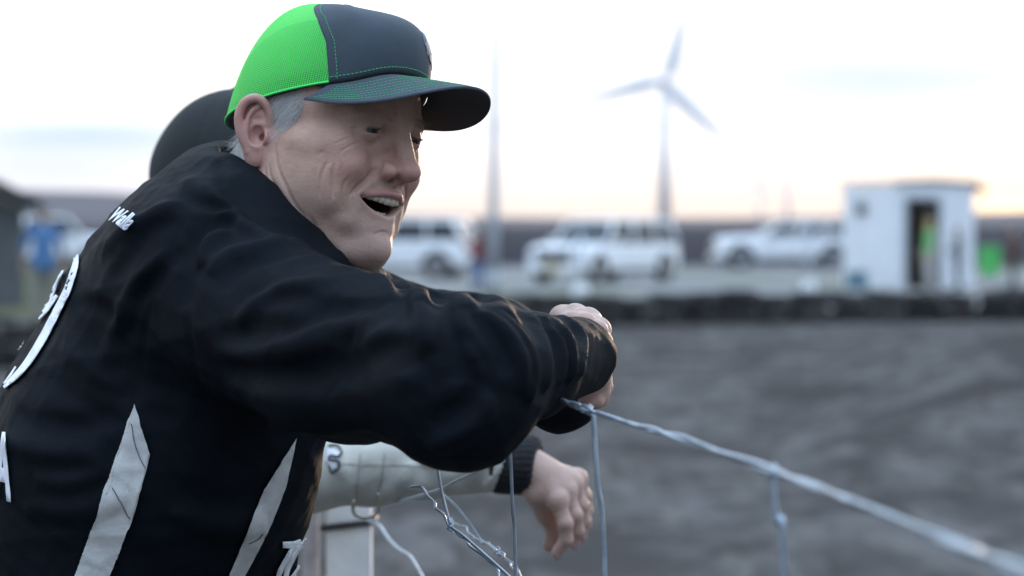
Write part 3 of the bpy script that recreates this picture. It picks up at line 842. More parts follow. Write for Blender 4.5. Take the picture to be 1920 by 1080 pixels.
# folds: (pixels, width m, height m; positive stands out)
FOLD = [
 ([(985, 574), (1014, 625), (1026, 684), (1024, 735)], .0075, .0075), ([(1004, 577), (1046, 628), (1056, 673), (1046, 725)], .0065, .0075),
 ([(1030, 584), (1066, 630), (1076, 679), (1069, 718)], .006, .007), ([(1052, 588), (1088, 620), (1096, 655), (1089, 712)], .006, .006),
 ([(997, 600), (1033, 655), (1038, 720)], .004, -.005), ([(1022, 598), (1056, 640), (1064, 700)], .004, -.005), ([(1045, 598), (1078, 640), (1084, 695)], .004, -.005),
 ([(815, 543), (832, 580), (858, 661), (862, 720)], .012, -.010), ([(838, 560), (858, 610), (890, 680)], .012, .008),
 ([(905, 578), (950, 622), (980, 680), (985, 740)], .009, .009), ([(930, 572), (985, 640), (1004, 700), (995, 760)], .007, .007), ([(890, 585), (935, 640), (955, 700)], .008, -.007),
 ([(780, 550), (790, 600), (810, 660)], .014, .008), ([(745, 545), (762, 600), (765, 700)], .010, -.005),
 ([(448, 405), (399, 423), (362, 455), (350, 510), (345, 580)], .010, -.012), ([(430, 425), (390, 450), (375, 500)], .012, .008),
 ([(570, 446), (489, 460), (425, 478), (390, 515)], .011, .009), ([(560, 470), (490, 484), (440, 505), (415, 545)], .009, -.007),
 ([(635, 522), (530, 537), (470, 575), (440, 620)], .012, .007), ([(640, 555), (570, 600), (500, 620), (407, 627)], .012, -.006),
 ([(700, 590), (600, 640), (480, 660), (400, 665)], .012, .006), ([(760, 640), (640, 690), (500, 705), (390, 690)], .014, -.006),
 ([(800, 700), (680, 740), (540, 750), (420, 720)], .014, .006), ([(820, 640), (740, 620), (680, 640)], .012, .005),
 ([(342, 464), (285, 520), (253, 570), (204, 667)], .012, -.008), ([(322, 470), (262, 530), (215, 620)], .012, .007),
 ([(285, 545), (228, 606), (190, 700)], .012, .006), ([(318, 333), (354, 366), (407, 386), (440, 390)], .006, -.006), ([(342, 372), (244, 423), (183, 475)], .012, .006),
 ([(330, 400), (270, 440), (200, 530)], .012, -.005), ([(134, 560), (228, 600)], .008, -.004), ([(0, 820), (80, 850), (200, 850)], .012, .005), ([(20, 770), (110, 800), (220, 780)], .012, -.006),
 ([(40, 950), (150, 960), (240, 920)], .014, .005), ([(300, 900), (400, 945), (500, 920)], .014, -.005), ([(320, 960), (420, 990), (500, 980)], .014, .006),
 ([(900, 700), (870, 760), (800, 800)], .012, -.006), ([(930, 740), (880, 810), (800, 845)], .012, .007), ([(700, 780), (600, 800), (480, 780)], .016, .006),
 ([(768, 500), (782, 535), (800, 570)], .014, .007), ([(800, 510), (812, 535), (822, 560)], .007, -.008), ([(842, 528), (862, 552), (880, 580)], .011, .005), ([(880, 535), (893, 560)], .007, -.007), ([(918, 545), (940, 570), (955, 590)], .013, .006), ([(705, 505), (722, 525), (735, 560)], .010, .005), ([(735, 505), (750, 530), (760, 550)], .006, -.007), ([(405, 300), (425, 340), (470, 400), (530, 445), (600, 492)], .005, -.004),
 ([(380, 340), (430, 400), (500, 440), (570, 470)], .010, .006),
 ([(448, 410), (399, 428), (366, 458), (353, 505), (350, 560), (356, 640), (372, 720)], .0045, -.0028), ([(318, 336), (354, 368), (407, 388), (440, 392)], .0045, -.0028), ([(700, 552), (655, 640), (632, 700), (612, 785)], .0045, -.0026),
 ([(342, 372), (330, 440), (280, 560), (262, 700), (250, 762)], .0045, -.0028), ([(862, 620), (905, 668), (925, 740)], .0045, -.0024), ([(60, 780), (150, 795), (245, 790)], .0045, -.0026), ([(440, 398), (500, 428), (560, 462), (610, 492)], .0045, -.0028),
 ([(470, 540), (560, 560), (640, 575), (720, 570)], .010, -.0045), ([(500, 640), (620, 610), (700, 620)], .010, .004), ([(420, 740), (520, 770), (640, 775), (760, 770)], .012, .0045), ([(110, 640), (180, 700), (235, 730)], .010, .004), ([(90, 700), (160, 760), (230, 780)], .010, -.004), ([(60, 900), (140, 905), (200, 880)], .010, .004),
]
def stroke_field(base, lst, t0, t1):
    res = []
    for px, w, h in lst:
        s_ = spline([(a, b) for a, b in px], 4); D = pixrays(s_)
        t, hit = march(base, CO[None], D, t0, t1, .8, 90)
        pts = (CO + t[:, None] * D)[hit]
        if len(pts) > 1: res.append((pts, w, h, pts.min(0) - 3 * w, pts.max(0) + 3 * w))
    def g(P):
        o = np.zeros(len(P))
        for pts, w, h, lo, hi in res:
            m = ((P > lo) & (P < hi)).all(1)
            if m.any():
                e, q_ = line_w(P[m], pts); o[m] += (1.5 + .5 * (w < .008)) * h * q_ * np.exp(-(e / (w * .85)) ** 2)
        return o
    return g
def wrinkle_noise(P, sc, seed):
    rng = np.random.RandomState(seed); o = np.zeros(len(P))
    Q = P * sc; 
    for i in range(7):
        k = rng.normal(0, 1, 3) * (1 + .6 * i); ph = rng.uniform(0, 6.28); k2 = rng.normal(0, 1, 3); w = np.sin(Q @ k2 + rng.uniform(0, 6)) * 1.5
        o += (1 - np.abs(np.sin(Q @ k * .5 + ph + w))) ** 2 / (1 + .5 * i)
    return o / 3 - .5
jg = stroke_field(jacket_base, FOLD, 2.2, 3.6)
def jacket_f(P):
    return jacket_base(P) - jg(P) - .0045 * wrinkle_noise(P, 14, 4) - .0050 * wrinkle_noise(P, 28, 9)
JRES = .0036
jv, jq = surf(jacket_f, (-.62, 2.30, .80), (.24, 3.40, 1.80), JRES, 5)
jacket = part('jacket', jv, jq, jk_m)

def drape(name, poly, m, f, parent, step=7.0, off=.0026, th=.0006, t0=2.2, t1=3.6, holes=None):
    """a flat outline laid onto the surface of f, following its folds, with its own thickness"""
    bm = bmesh.new()
    vs = [bm.verts.new((x, y, 0)) for x, y in poly]
    fc = bm.faces.new(vs)
    bmesh.ops.triangulate(bm, faces=[fc], ngon_method='EAR_CLIP')
    for _ in range(7):
        es = [e for e in bm.edges if e.calc_length() > step]
        if not es: break
        bmesh.ops.subdivide_edges(bm, edges=es, cuts=1); bmesh.ops.triangulate(bm, faces=bm.faces[:])
        bmesh.ops.beautify_fill(bm, faces=bm.faces[:], edges=[e for e in bm.edges if not e.is_boundary])
    bm.verts.index_update()
    px = np.array([v.co[:2] for v in bm.verts]); Fc = [[v.index for v in f2.verts] for f2 in bm.faces]; bm.free()
    return drape_mesh(name, px, Fc, m, f, parent, off, th, t0, t1)
def drape_mesh(name, px, Fc, m, f, parent, off, th, t0=2.2, t1=3.6):
    D = pixrays(px); t, hit = march(f, CO[None], D, t0, t1, .7, 120)
    P = CO + t[:, None] * D; e = 1e-3
    G = np.stack([f(P + np.eye(3)[i] * e) - f(P - np.eye(3)[i] * e) for i in range(3)], 1); G /= np.linalg.norm(G, axis=1)[:, None] + 1e-9
    keep = [c for c in Fc if all(hit[i] for i in c)]
    med = [c for c in keep if max(t[i] for i in c) - min(t[i] for i in c) < .05]
    P2 = P + G * off
    fl = []
    for c in med:
        n_ = np.cross(P2[c[1]] - P2[c[0]], P2[c[2]] - P2[c[0]])
        fl.append(c if n_ @ G[c[0]] > 0 else c[::-1])
    used = sorted({i for c in fl for i in c}); mp_ = {i: k for k, i in enumerate(used)}
    if not fl: return None
    o = part(name, P2[used], [[mp_[i] for i in c] for c in fl], m, parent)
    md = o.modifiers.new('thickness', 'SOLIDIFY'); md.thickness = th; md.offset = 1
    return o
def text_px(body, o, ex, ey, size=1.0, bold=.02):
    """letters of the built-in font as triangles in pixel space: origin o, unit vectors ex (one em) and ey"""
    cu = bpy.data.curves.new('t', 'FONT'); cu.body = body; cu.size = 1.0; cu.offset = bold; cu.resolution_u = 4
    ob = bpy.data.objects.new('t', cu); COL.objects.link(ob); dg = bpy.context.evaluated_depsgraph_get(); dg.update()
    me = bpy.data.meshes.new_from_object(ob.evaluated_get(dg)); bm = bmesh.new(); bm.from_mesh(me)
    bmesh.ops.triangulate(bm, faces=bm.faces[:])
    for _ in range(3):
        es = [e for e in bm.edges if e.calc_length() > .12]
        if not es: break
        bmesh.ops.subdivide_edges(bm, edges=es, cuts=1); bmesh.ops.triangulate(bm, faces=bm.faces[:])
    bm.verts.index_update()
    px = np.array([np.array(o) + v.co.x * np.array(ex) + v.co.y * np.array(ey) for v in bm.verts]); Fc = [[v.index for v in f2.verts] for f2 in bm.faces]
    bm.free(); bpy.data.objects.remove(ob); bpy.data.curves.remove(cu); bpy.data.meshes.remove(me)
    return px, Fc
def ribbon_poly(pts, w):
    p = spline(pts, 5); T = np.gradient(p, axis=0); T /= np.linalg.norm(T, axis=1)[:, None]; n_ = np.stack([-T[:, 1], T[:, 0]], 1)
    w = np.interp(np.linspace(0, 1, len(p)), np.linspace(0, 1, len(w)), w)[:, None] if not np.isscalar(w) else w
    return [tuple(a) for a in p + n_ * w / 2] + [tuple(a) for a in (p - n_ * w / 2)[::-1]]
z3 = lambda L: [(x / 2.572, 660 + y / 2.572) for x, y in L]
z2 = lambda L: [(x / 2.4547, 260 + y / 2.4547) for x, y in L]
drape('side_panel', z3([(650, 258), (672, 350), (690, 430), (724, 495), (705, 580), (640, 800), (600, 900), (530, 1080), (480, 1180), (330, 1180), (365, 1080), (410, 960), (500, 740), (545, 630), (560, 545), (600, 430), (635, 340)]), lin_m, jacket_f, jacket)
drape('side_panel', z3([(1420, 415), (1395, 470), (1378, 560), (1370, 640), (1330, 730), (1310, 800), (1270, 860), (1240, 950), (1170, 1080), (1120, 1170), (1060, 1170), (1110, 1080), (1180, 960), (1210, 860), (1240, 740), (1255, 690), (1285, 630), (1340, 550), (1380, 480)]), lin_m, jacket_f, jacket)
seam_m = mat('seam_shadow', (.05, .05, .05), rough=.8)  # dark ribbon colour: the shadow along the panel seams, put in as colour
for L in ([(640, 345), (650, 430), (675, 510), (702, 562)], [(545, 655), (590, 730), (630, 798)], [(1190, 915), (1230, 895), (1255, 865)]):
    drape('panel_seam', ribbon_poly(z3(L), 1.2), seam_m, jacket_f, jacket, off=.0040, th=.0006)
drape('front_edge', z3([(1576, 450), (1577, 560), (1572, 620), (1560, 680), (1556, 668), (1562, 600), (1568, 540)]), let_m, jacket_f, jacket)
# writing and marks on the jacket
px_, F_ = text_px('Walla', (205, 414), (15, 7.3), (34, -31), bold=.03)
drape_mesh('name_lettering', px_, F_, let_m, jacket_f, jacket, .0026, .0006)
px_, F_ = text_px('TA', (-28, 921), (40, 10), (3, -162), bold=.04)
drape_mesh('back_lettering', px_, F_, let_m, jacket_f, jacket, .0026, .0006)
for L, w in (([(148, 474), (145, 500), (131, 545), (109, 590), (85, 636), (55, 684), (30, 712), (12, 728)], [4, 11, 13, 14, 15, 13, 10, 4]),
             ([(124, 505), (112, 530), (101, 556), (93, 578)], [2, 5, 8, 10]), ([(112, 556), (92, 582), (76, 600), (64, 613)], [6, 9, 6, 2]), ([(50, 636), (43, 650), (37, 660)], [3, 5, 2]), ([(34, 690), (24, 706), (12, 722)], [2, 4, 3])):
    drape('back_script', ribbon_poly(L, w), let_m, jacket_f, jacket, step=5)
for L, w in (([(1352, 925), (1395, 925), (1440, 915)], 13), ([(1432, 915), (1395, 955), (1345, 1040), (1325, 1110)], [8, 9, 9, 9]), ([(1476, 890), (1430, 940), (1375, 1040), (1365, 1100)], [5, 8, 9, 9]), ([(1474, 895), (1462, 960), (1430, 1040), (1395, 1090)], [5, 8, 9, 9])):
    drape('hip_lettering', ribbon_poly(z3(L), w), let_m, jacket_f, jacket)
# ---------------------------------------------------------------- hands
def hand_colors(V, tips, kn):
    c = np.tile(np.array([.46, .31, .25]), (len(V), 1)); rng = np.random.RandomState(8)
    for p in tips:
        w = np.exp(-(np.linalg.norm(V - p, axis=1) / .014) ** 2)[:, None] * .5; c = c * (1 - w) + np.array([.50, .27, .24]) * w
    for p in kn:
        w = np.exp(-(np.linalg.norm(V - p, axis=1) / .010) ** 2)[:, None] * .35; c = c * (1 - w) + np.array([.50, .27, .24]) * w
    return c
def hand_sdf(wrist, wr, knuck, fingers, thumb, web=.006, kr=.0115):
    """wrist: two points; knuck: four; fingers: four lists of three points; thumb: list"""
    def f(P):
        d = s_cap(P, wrist[0], wrist[1], wr[0], wr[1])
        for i, k in enumerate(knuck):
            q = wrist[1] + (k - wrist[1]) * .15
            d = smin(d, s_cap(P, q, k, .016, kr), .010)
        for i in range(3):
            d = smin(d, s_cap(P, (knuck[i] * .6 + wrist[1] * .4), (knuck[i + 1] * .6 + wrist[1] * .4), .014, .014), .010)
        for i, k in enumerate(knuck):
            d = smin(d, s_sph(P, k, kr * .96), .006)
        fd = None
        for i, (k, fl) in enumerate(zip(knuck, fingers)):
            pts = [k] + list(fl); r_ = [.0094, .0087, .0079, .0066] if i < 3 else [.0084, .0077, .0070, .0058]
            e = s_tube(P, pts, r_[:len(pts)], .003)
            e = smin(e, s_sph(P, pts[1], r_[1] * 1.03), .004)
            fd = e if fd is None else smin(fd, e, .0015)
        d = smin(d, fd, web)
        th = s_tube(P, thumb, [.0165, .0125, .0105, .0080][:len(thumb)], .005)
        d = smin(d, th, .007)
        return d
    return f
def build_hand(name, f, lo, hi, parent, tips, kn, h=.0014):
    V_, F_ = surf(f, lo, hi, h, 5)
    return V_, F_, hand_colors(V_, tips, kn)
skin_hand = mat('skin_hand', (.44, .31, .255), rough=.5, spec=.4, attr='albedo', sss=.10, noise=(120, .2, (.37, .21, .17)), bump=(.0008, (700, .5), (220, .7), (90, .6)))
def do_hand(name, wrist, wr, knuck, fingers, thumb, parent, **kw):
    f = hand_sdf(wrist, wr, knuck, fingers, thumb, **kw)
    A = np.array(list(wrist) + list(knuck) + [p for fl in fingers for p in fl] + list(thumb))
    V_, F_, c_ = build_hand(name, f, A.min(0) - .035, A.max(0) + .035, parent, [fl[-1] for fl in fingers], [fl[0] for fl in fingers] + list(knuck))
    lst, o = parent; lst.append((V_, F_, c_, 1))
    # nails
    nm = nail_m
    for k, fl in zip(knuck, fingers):
        a, b = fl[-2], fl[-1]; t = (b - a) / np.linalg.norm(b - a)
        back = (fl[0] - (k + fl[1]) / 2 if len(fl) > 2 else np.array([0, 0, 1.0])); back = back - t * (back @ t)
        if np.linalg.norm(back) < 1e-4: continue
        back /= np.linalg.norm(back); sd = np.cross(t, back)
        mb = MB(); bm = bmesh.new(); bmesh.ops.create_uvsphere(bm, u_segments=14, v_segments=8, radius=1)
        vv = np.array([v.co[:] for v in bm.verts]); ff = [[v.index for v in f2.verts] for f2 in bm.faces]; bm.free()
        c0 = b + back * .0052 + t * .001
        part('fingernail', c0 + vv[:, :1] * sd * .0048 + vv[:, 1:2] * t * .0058 + vv[:, 2:] * back * .0016, ff, nm, o)
    return o
nail_m = mat('nail', (.40, .28, .25), rough=.25)
# left hand laid over the right wrist: knuckles stand above the cuff, fingers hang down on the far side
wL = TT([(1040, 660, 2.955), (1056, 634, 2.915)])
kL = TT([(1054, 597, 2.865), (1078, 594, 2.842), (1102, 601, 2.820), (1121, 619, 2.802)])
fL = [TT([(1074, 603, 2.800), (1096, 640, 2.795), (1100, 672, 2.80)]),
      TT([(1098, 606, 2.785), (1120, 650, 2.785), (1121, 690, 2.79)]),
      TT([(1120, 620, 2.780), (1133, 665, 2.785), (1128, 712, 2.79)]),
      TT([(1131, 640, 2.785), (1137, 672, 2.79), (1134, 702, 2.79)])]
tL = TT([(1048, 640, 2.90), (1062, 660, 2.86), (1078, 668, 2.83)])
do_hand('left_hand', wL, (.027, .026), kL, fL, tL, (BODY, head))
# right hand hangs out of the near cuff, fingertips below it
wR = TT([(1080, 672, 2.725), (1098, 676, 2.79)])
kR = TT([(1108, 668, 2.868), (1116, 684, 2.858), (1120, 700, 2.845), (1119, 716, 2.830)])
fR = [TT([(1122, 700, 2.885), (1126, 726, 2.875), (1116, 748, 2.86)]),
      TT([(1129, 712, 2.868), (1128, 738, 2.86), (1114, 757, 2.85)]),
      TT([(1130, 726, 2.85), (1124, 748, 2.84), (1108, 760, 2.835)]),
      TT([(1126, 738, 2.832), (1118, 752, 2.825), (1104, 756, 2.82)])]
tR = TT([(1092, 692, 2.80), (1096, 722, 2.815), (1102, 742, 2.83)])
do_hand('right_hand', wR, (.027, .025), kR, fR, tR, (BODY, head))

def inner_f(P):
    d = None
    for s_ in (-1, 1):
        e = s_tube(P, [a + LD * .05 * s_ for a in T_AX], [.06, .085, .10, .11, .12], .03); d = e if d is None else smin(d, e, .05)
    d = smin(d, s_cap(P, NA + (NB - NA) * .35, T_AX[0], .050, .06), .03)
    d = smin(d, s_tube(P, [T_AX[1], R_ARM[0], R_ARM[1], R_ARM[2], R_FOR[1], R_FOR[2]], [.06, .055, .045, .040, .034, .026], .02), .02)
    d = smin(d, s_tube(P, [T_AX[1], L_ARM[0], L_ARM[1], L_ARM[2], L_FOR[1], L_FOR[2]], [.06, .055, .045, .040, .034, .026], .02), .02)
    return d
v_, q_ = surf(inner_f, (-.62, 2.30, .80), (.24, 3.40, 1.70), .012, 4)
BODY.append((v_, q_, [.46, .31, .25], 1))
join_body(head, BODY, [skin, skin_hand], np.array(man.location))
# legs and shoes below the frame
trouser = jk_m
hip = T_AX[-1]; 
def legs_f(P):
    d = None
    for s_ in (-1, 1):
        h0 = hip + LD * .085 * s_
        kn_ = np.array([h0[0] + .06, h0[1], .52]); an = np.array([h0[0] - .10, h0[1], .12])
        e = s_tube(P, [h0, kn_, an], [.105, .075, .06], .03)
        d = e if d is None else smin(d, e, .02)
    return d
lv, lq = surf(legs_f, (hip[0] - .3, hip[1] - .3, .04), (hip[0] + .3, hip[1] + .3, hip[2] + .12), .012, 4)
part('trousers', lv, lq, jk_m)
for s_ in (-1, 1):
    h0 = hip + LD * .085 * s_; c_ = np.array([h0[0] - .06, h0[1], .05])
    sv, sq = surf(lambda P: smax(smin(s_ell(P, c_ + [.06, 0, 0], (.15, .05, .05)), s_cap(P, c_ + [-.04, 0, 0], c_ + [-.04, 0, .10], .05), .03), -(P[:, 2] - .004), .004), c_ - .2, c_ + .25, .01, 4)
    part('shoe', sv, sq, jk_m)

# ---------------------------------------------------------------- the second person, behind him
D2 = 3.55
cream = mat('cream_nomex', (.60, .58, .51), rough=.82, noise=(12, .22), bump=(.0012, (600, .5), (40, 1.0), (14, 1.2)))
knit = mat('black_knit', (.010, .011, .013), rough=.9, bump=(.0008, (500, 1.0)))
cap2 = mat('dark_cap_cloth', (.011, .014, .015), rough=.85, noise=(30, .25), bump=(.0006, (900, 1.0)))
man2 = empty('person', tuple(W(400, 540, D2 + .15))[:2] + (0,), 0, 'person in a black cap and cream racing suit, mostly hidden behind the laughing man', 'person')
def p2(name, V, Fc, m, parent=None, **kw): return part(name, V, Fc, m, parent or man2, **kw)
H2C = W(452, 350, D2 + .12)
def head2_f(P):
    q = P - H2C
    d = s_ell(q, (0, 0, 0), (.100, .080, .105))
    d = smin(d, s_ell(q, (.045, 0, -.065), (.065, .058, .085)), .03)
    d = smin(d, s_cap(q, (.09, 0, -.01), (.112, 0, -.035), .009, .012), .012)
    d = smin(d, s_ell(q, (.085, 0, -.12), (.022, .024, .02)), .02)
    d = smin(d, s_cap(q, (.098, 0, -.072), (.098, 0, -.085), .012, .012), .012)
    for s_ in (-1, 1):
        d = smin(d, s_ell(q, (-.005, .080 * s_, -.02), (.018, .009, .03)), .004)
        d = smax(d, -s_ell(q, (.103, .032 * s_, .005), (.014, .016, .010)), .008)
    d = smin(d, s_cap(q, (-.03, 0, -.06), (-.11, 0, -.24), .055, .062), .03)
    return d
v_, q_ = surf(head2_f, H2C - [.2, .12, .30], H2C + [.16, .12, .13], .005, 4)
BODY2 = [(v_, q_, [.46, .31, .25], 0)]; body2 = p2('body', v_, q_, skin_hand)
def cap2_f(P):
    q = P - H2C
    d = s_ell(q, (-.002, 0, .012), (.110, .092, .108))
    cut = -(q @ np.array([-.20, 0, .98])) + .002
    an = np.arctan2(q[:, 1], q[:, 0]); d = d + .0018 * np.exp(-(np.sin(an * 3) / .07) ** 2) - .001 * np.sin(q[:, 2] * 60 + an * 4)
    d = np.minimum(d, s_ell(q, (-.002, 0, .121), (.008, .008, .004)))
    d = smax(d, cut, .004); d = smax(d, -s_ell(q, (-.002, 0, .006), (.103, .085, .102)), .003)
    br_ = np.maximum(s_ell(q, (.11, 0, .022 ), (.085, .078, .05)), np.abs(q[:, 2] - .032 + 4.5 * q[:, 1] ** 2) - .002)
    return smin(d, np.maximum(br_, .085 - q[:, 0]), .003)
v_, q_ = surf(cap2_f, H2C - [.15, .13, .10], H2C + [.22, .13, .15], .0035, 4)
c2o = p2('black_cap', v_, q_, cap2)
T2 = [W(395, 560, D2 + .18), W(330, 760, D2 + .20), W(300, 1100, D2 + .22), W(300, 1500, D2 + .25)]
E2 = W(560, 888, D2 - .02); S2 = W(430, 620, D2 - .02); WR2 = W(938, 866, D2 - .04)
def suit2_f(P):
    d = None
    for s_ in (-1, 1):
        e = s_tube(P, [a + LD * .08 * s_ for a in T2], [.10, .13, .12, .125], .03); d = e if d is None else smin(d, e, .05)
    a = s_tube(P, [T2[0] + [0, -.14, .0], S2 + [0, 0, -.02], E2], [.08, .075, .044], .03)
    a = smin(a, s_tube(P, [E2, W(700, 883, D2 - .03), W(800, 876, D2 - .03), WR2], [.044, .038, .035, .036], .02), .03)
    g = s_tube(P, [T2[0] + [0, .16, 0], W(430, 760, D2 + .42), W(560, 800, D2 + .42)], [.08, .07, .055], .03)
    d = smin(smin(d, a, .04), g, .04)
    d = smin(d, s_cap(P, H2C + [-.07, 0, -.20], H2C + [-.08, 0, -.24], .075, .08), .03)
    d = smax(d, -(s_cap(P, H2C + [-.02, 0, -.06], H2C + [-.12, 0, -.26], .058, .06)), .01)
    for s_ in (-1, 1):
        h0 = T2[-1] + LD * .09 * s_; d = smin(d, s_tube(P, [h0, np.array([h0[0] + .04, h0[1], .5]), np.array([h0[0] - .05, h0[1], .10])], [.10, .075, .065], .02), .02)
    return d
F2 = [([(690, 838), (670, 880), (665, 925)], .008, .005), ([(740, 850), (730, 890), (700, 930)], .008, -.005), ([(800, 850), (770, 880), (765, 905), (785, 918)], .007, .008), ([(770, 850), (800, 885), (812, 915)], .008, -.008),
      ([(925, 870), (895, 905), (880, 925)], .008, -.008), ([(948, 850), (925, 895), (915, 922)], .006, .006), ([(860, 870), (845, 900), (860, 925)], .008, .005), ([(630, 850), (640, 900)], .01, .004)]
g2 = stroke_field(suit2_f, F2, 3.2, 4.2)
s2f = lambda P: suit2_f(P) - g2(P) - .003 * wrinkle_noise(P, 16, 12)
v_, q_ = surf(s2f, (-.85, 3.2, .03), (.12, 4.35, 1.70), .006, 4)
suit2 = p2('racing_suit', v_, q_, cream)
CF0, CF1 = W(932, 868, D2 - .04), W(1000, 872, D2 - .05)
def cuff_f(P): 
    d = s_cap(P, CF0, CF1, .036, .0355); ax_ = (CF1 - CF0) / np.linalg.norm(CF1 - CF0)
    d = smax(d, (P - CF1) @ ax_ - .006, .01); d = smax(d, -((P - CF0) @ ax_) - .002, .004)
    return d + .0008 * np.sin(np.arctan2((P - CF0) @ CU, P[:, 1] - CF0[1]) * 34)
v_, q_ = surf(cuff_f, CF0 - .06, CF1 + .06, .0025, 4); p2('knit_cuff', v_, q_, knit)
d0 = D2 - .05
w2 = TT([(985, 878, d0), (1018, 900, d0)])
k2_ = TT([(1046, 938, d0 - .024), (1062, 922, d0 - .008), (1074, 908, d0 + .008), (1082, 897, d0 + .024)])
f2_ = [TT([(1060, 982, d0 - .028), (1062, 1012, d0 - .024), (1044, 1037, d0 - .018)]),
       TT([(1078, 966, d0 - .012), (1084, 996, d0 - .006), (1075, 1018, d0)]),
       TT([(1090, 948, d0 + .008), (1096, 978, d0 + .012), (1090, 1004, d0 + .016)]),
       TT([(1096, 930, d0 + .026), (1101, 958, d0 + .030), (1099, 982, d0 + .032)])]
t2_ = TT([(1010, 925, d0 - .010), (1026, 965, d0 + .012), (1042, 995, d0 + .02), (1030, 1022, d0 + .02)])
do_hand('hand', w2, (.027, .028), k2_, f2_, t2_, (BODY2, body2))
def inner2_f(P):
    d = s_tube(P, [H2C + [-.06, 0, -.16], T2[0], T2[1], T2[2], T2[3]], [.045, .07, .09, .09, .10], .03)
    return smin(d, s_tube(P, [T2[0], T2[0] + [0, -.12, 0], S2 + [0, 0, -.02], E2, W(800, 880, D2 - .03), W(990, 878, D2 - .05)], [.06, .05, .04, .034, .026, .022], .02), .02)
v_, q_ = surf(inner2_f, (-.85, 3.2, .4), (.12, 4.2, 1.62), .012, 4)
BODY2.append((v_, q_, [.46, .31, .25], 0)); join_body(body2, BODY2, [skin_hand, skin_hand], np.array(man2.location))
# logo outline and D ring on the cream sleeve
for L in ([(615, 838), (632, 838), (641, 850), (632, 858), (622, 856), (618, 862), (634, 866), (636, 878), (628, 886), (622, 884), (618, 872)],):
    drape('sleeve_emblem', ribbon_poly(L, 3.2), mat('emblem_outline', (.02, .02, .025), rough=.7), s2f, suit2, t0=3.2, t1=4.2)
    drape('sleeve_emblem_fill', [(612, 842), (630, 842), (636, 850), (624, 854), (616, 858), (614, 866), (630, 869), (631, 878), (625, 882), (618, 870), (610, 862)], let_m, s2f, suit2, off=.0008, t0=3.2, t1=4.2)
for L in ([(676, 850), (672, 890), (668, 938)], [(721, 848), (716, 890), (708, 935)], [(610, 868), (680, 872), (760, 873), (815, 878)]):
    drape('sleeve_seam', ribbon_poly(L, 1.0), mat('seam_grey', (.22, .21, .19), rough=.8), s2f, suit2, t0=3.2, t1=4.2, off=.0006, th=.0005)
ring = [W(x, y, D2 - .075) for x, y in [(664, 938), (662, 955), (668, 966), (682, 970), (698, 968), (708, 958), (711, 940), (709, 925)]]
V_, F_ = tube_mesh(spline(ring, 5), .0022, 8)
p2('metal_ring', np.array(V_), F_, mat('dull_brass', (.42, .38, .30), rough=.3, metal=1.0))
HAZE = .00007
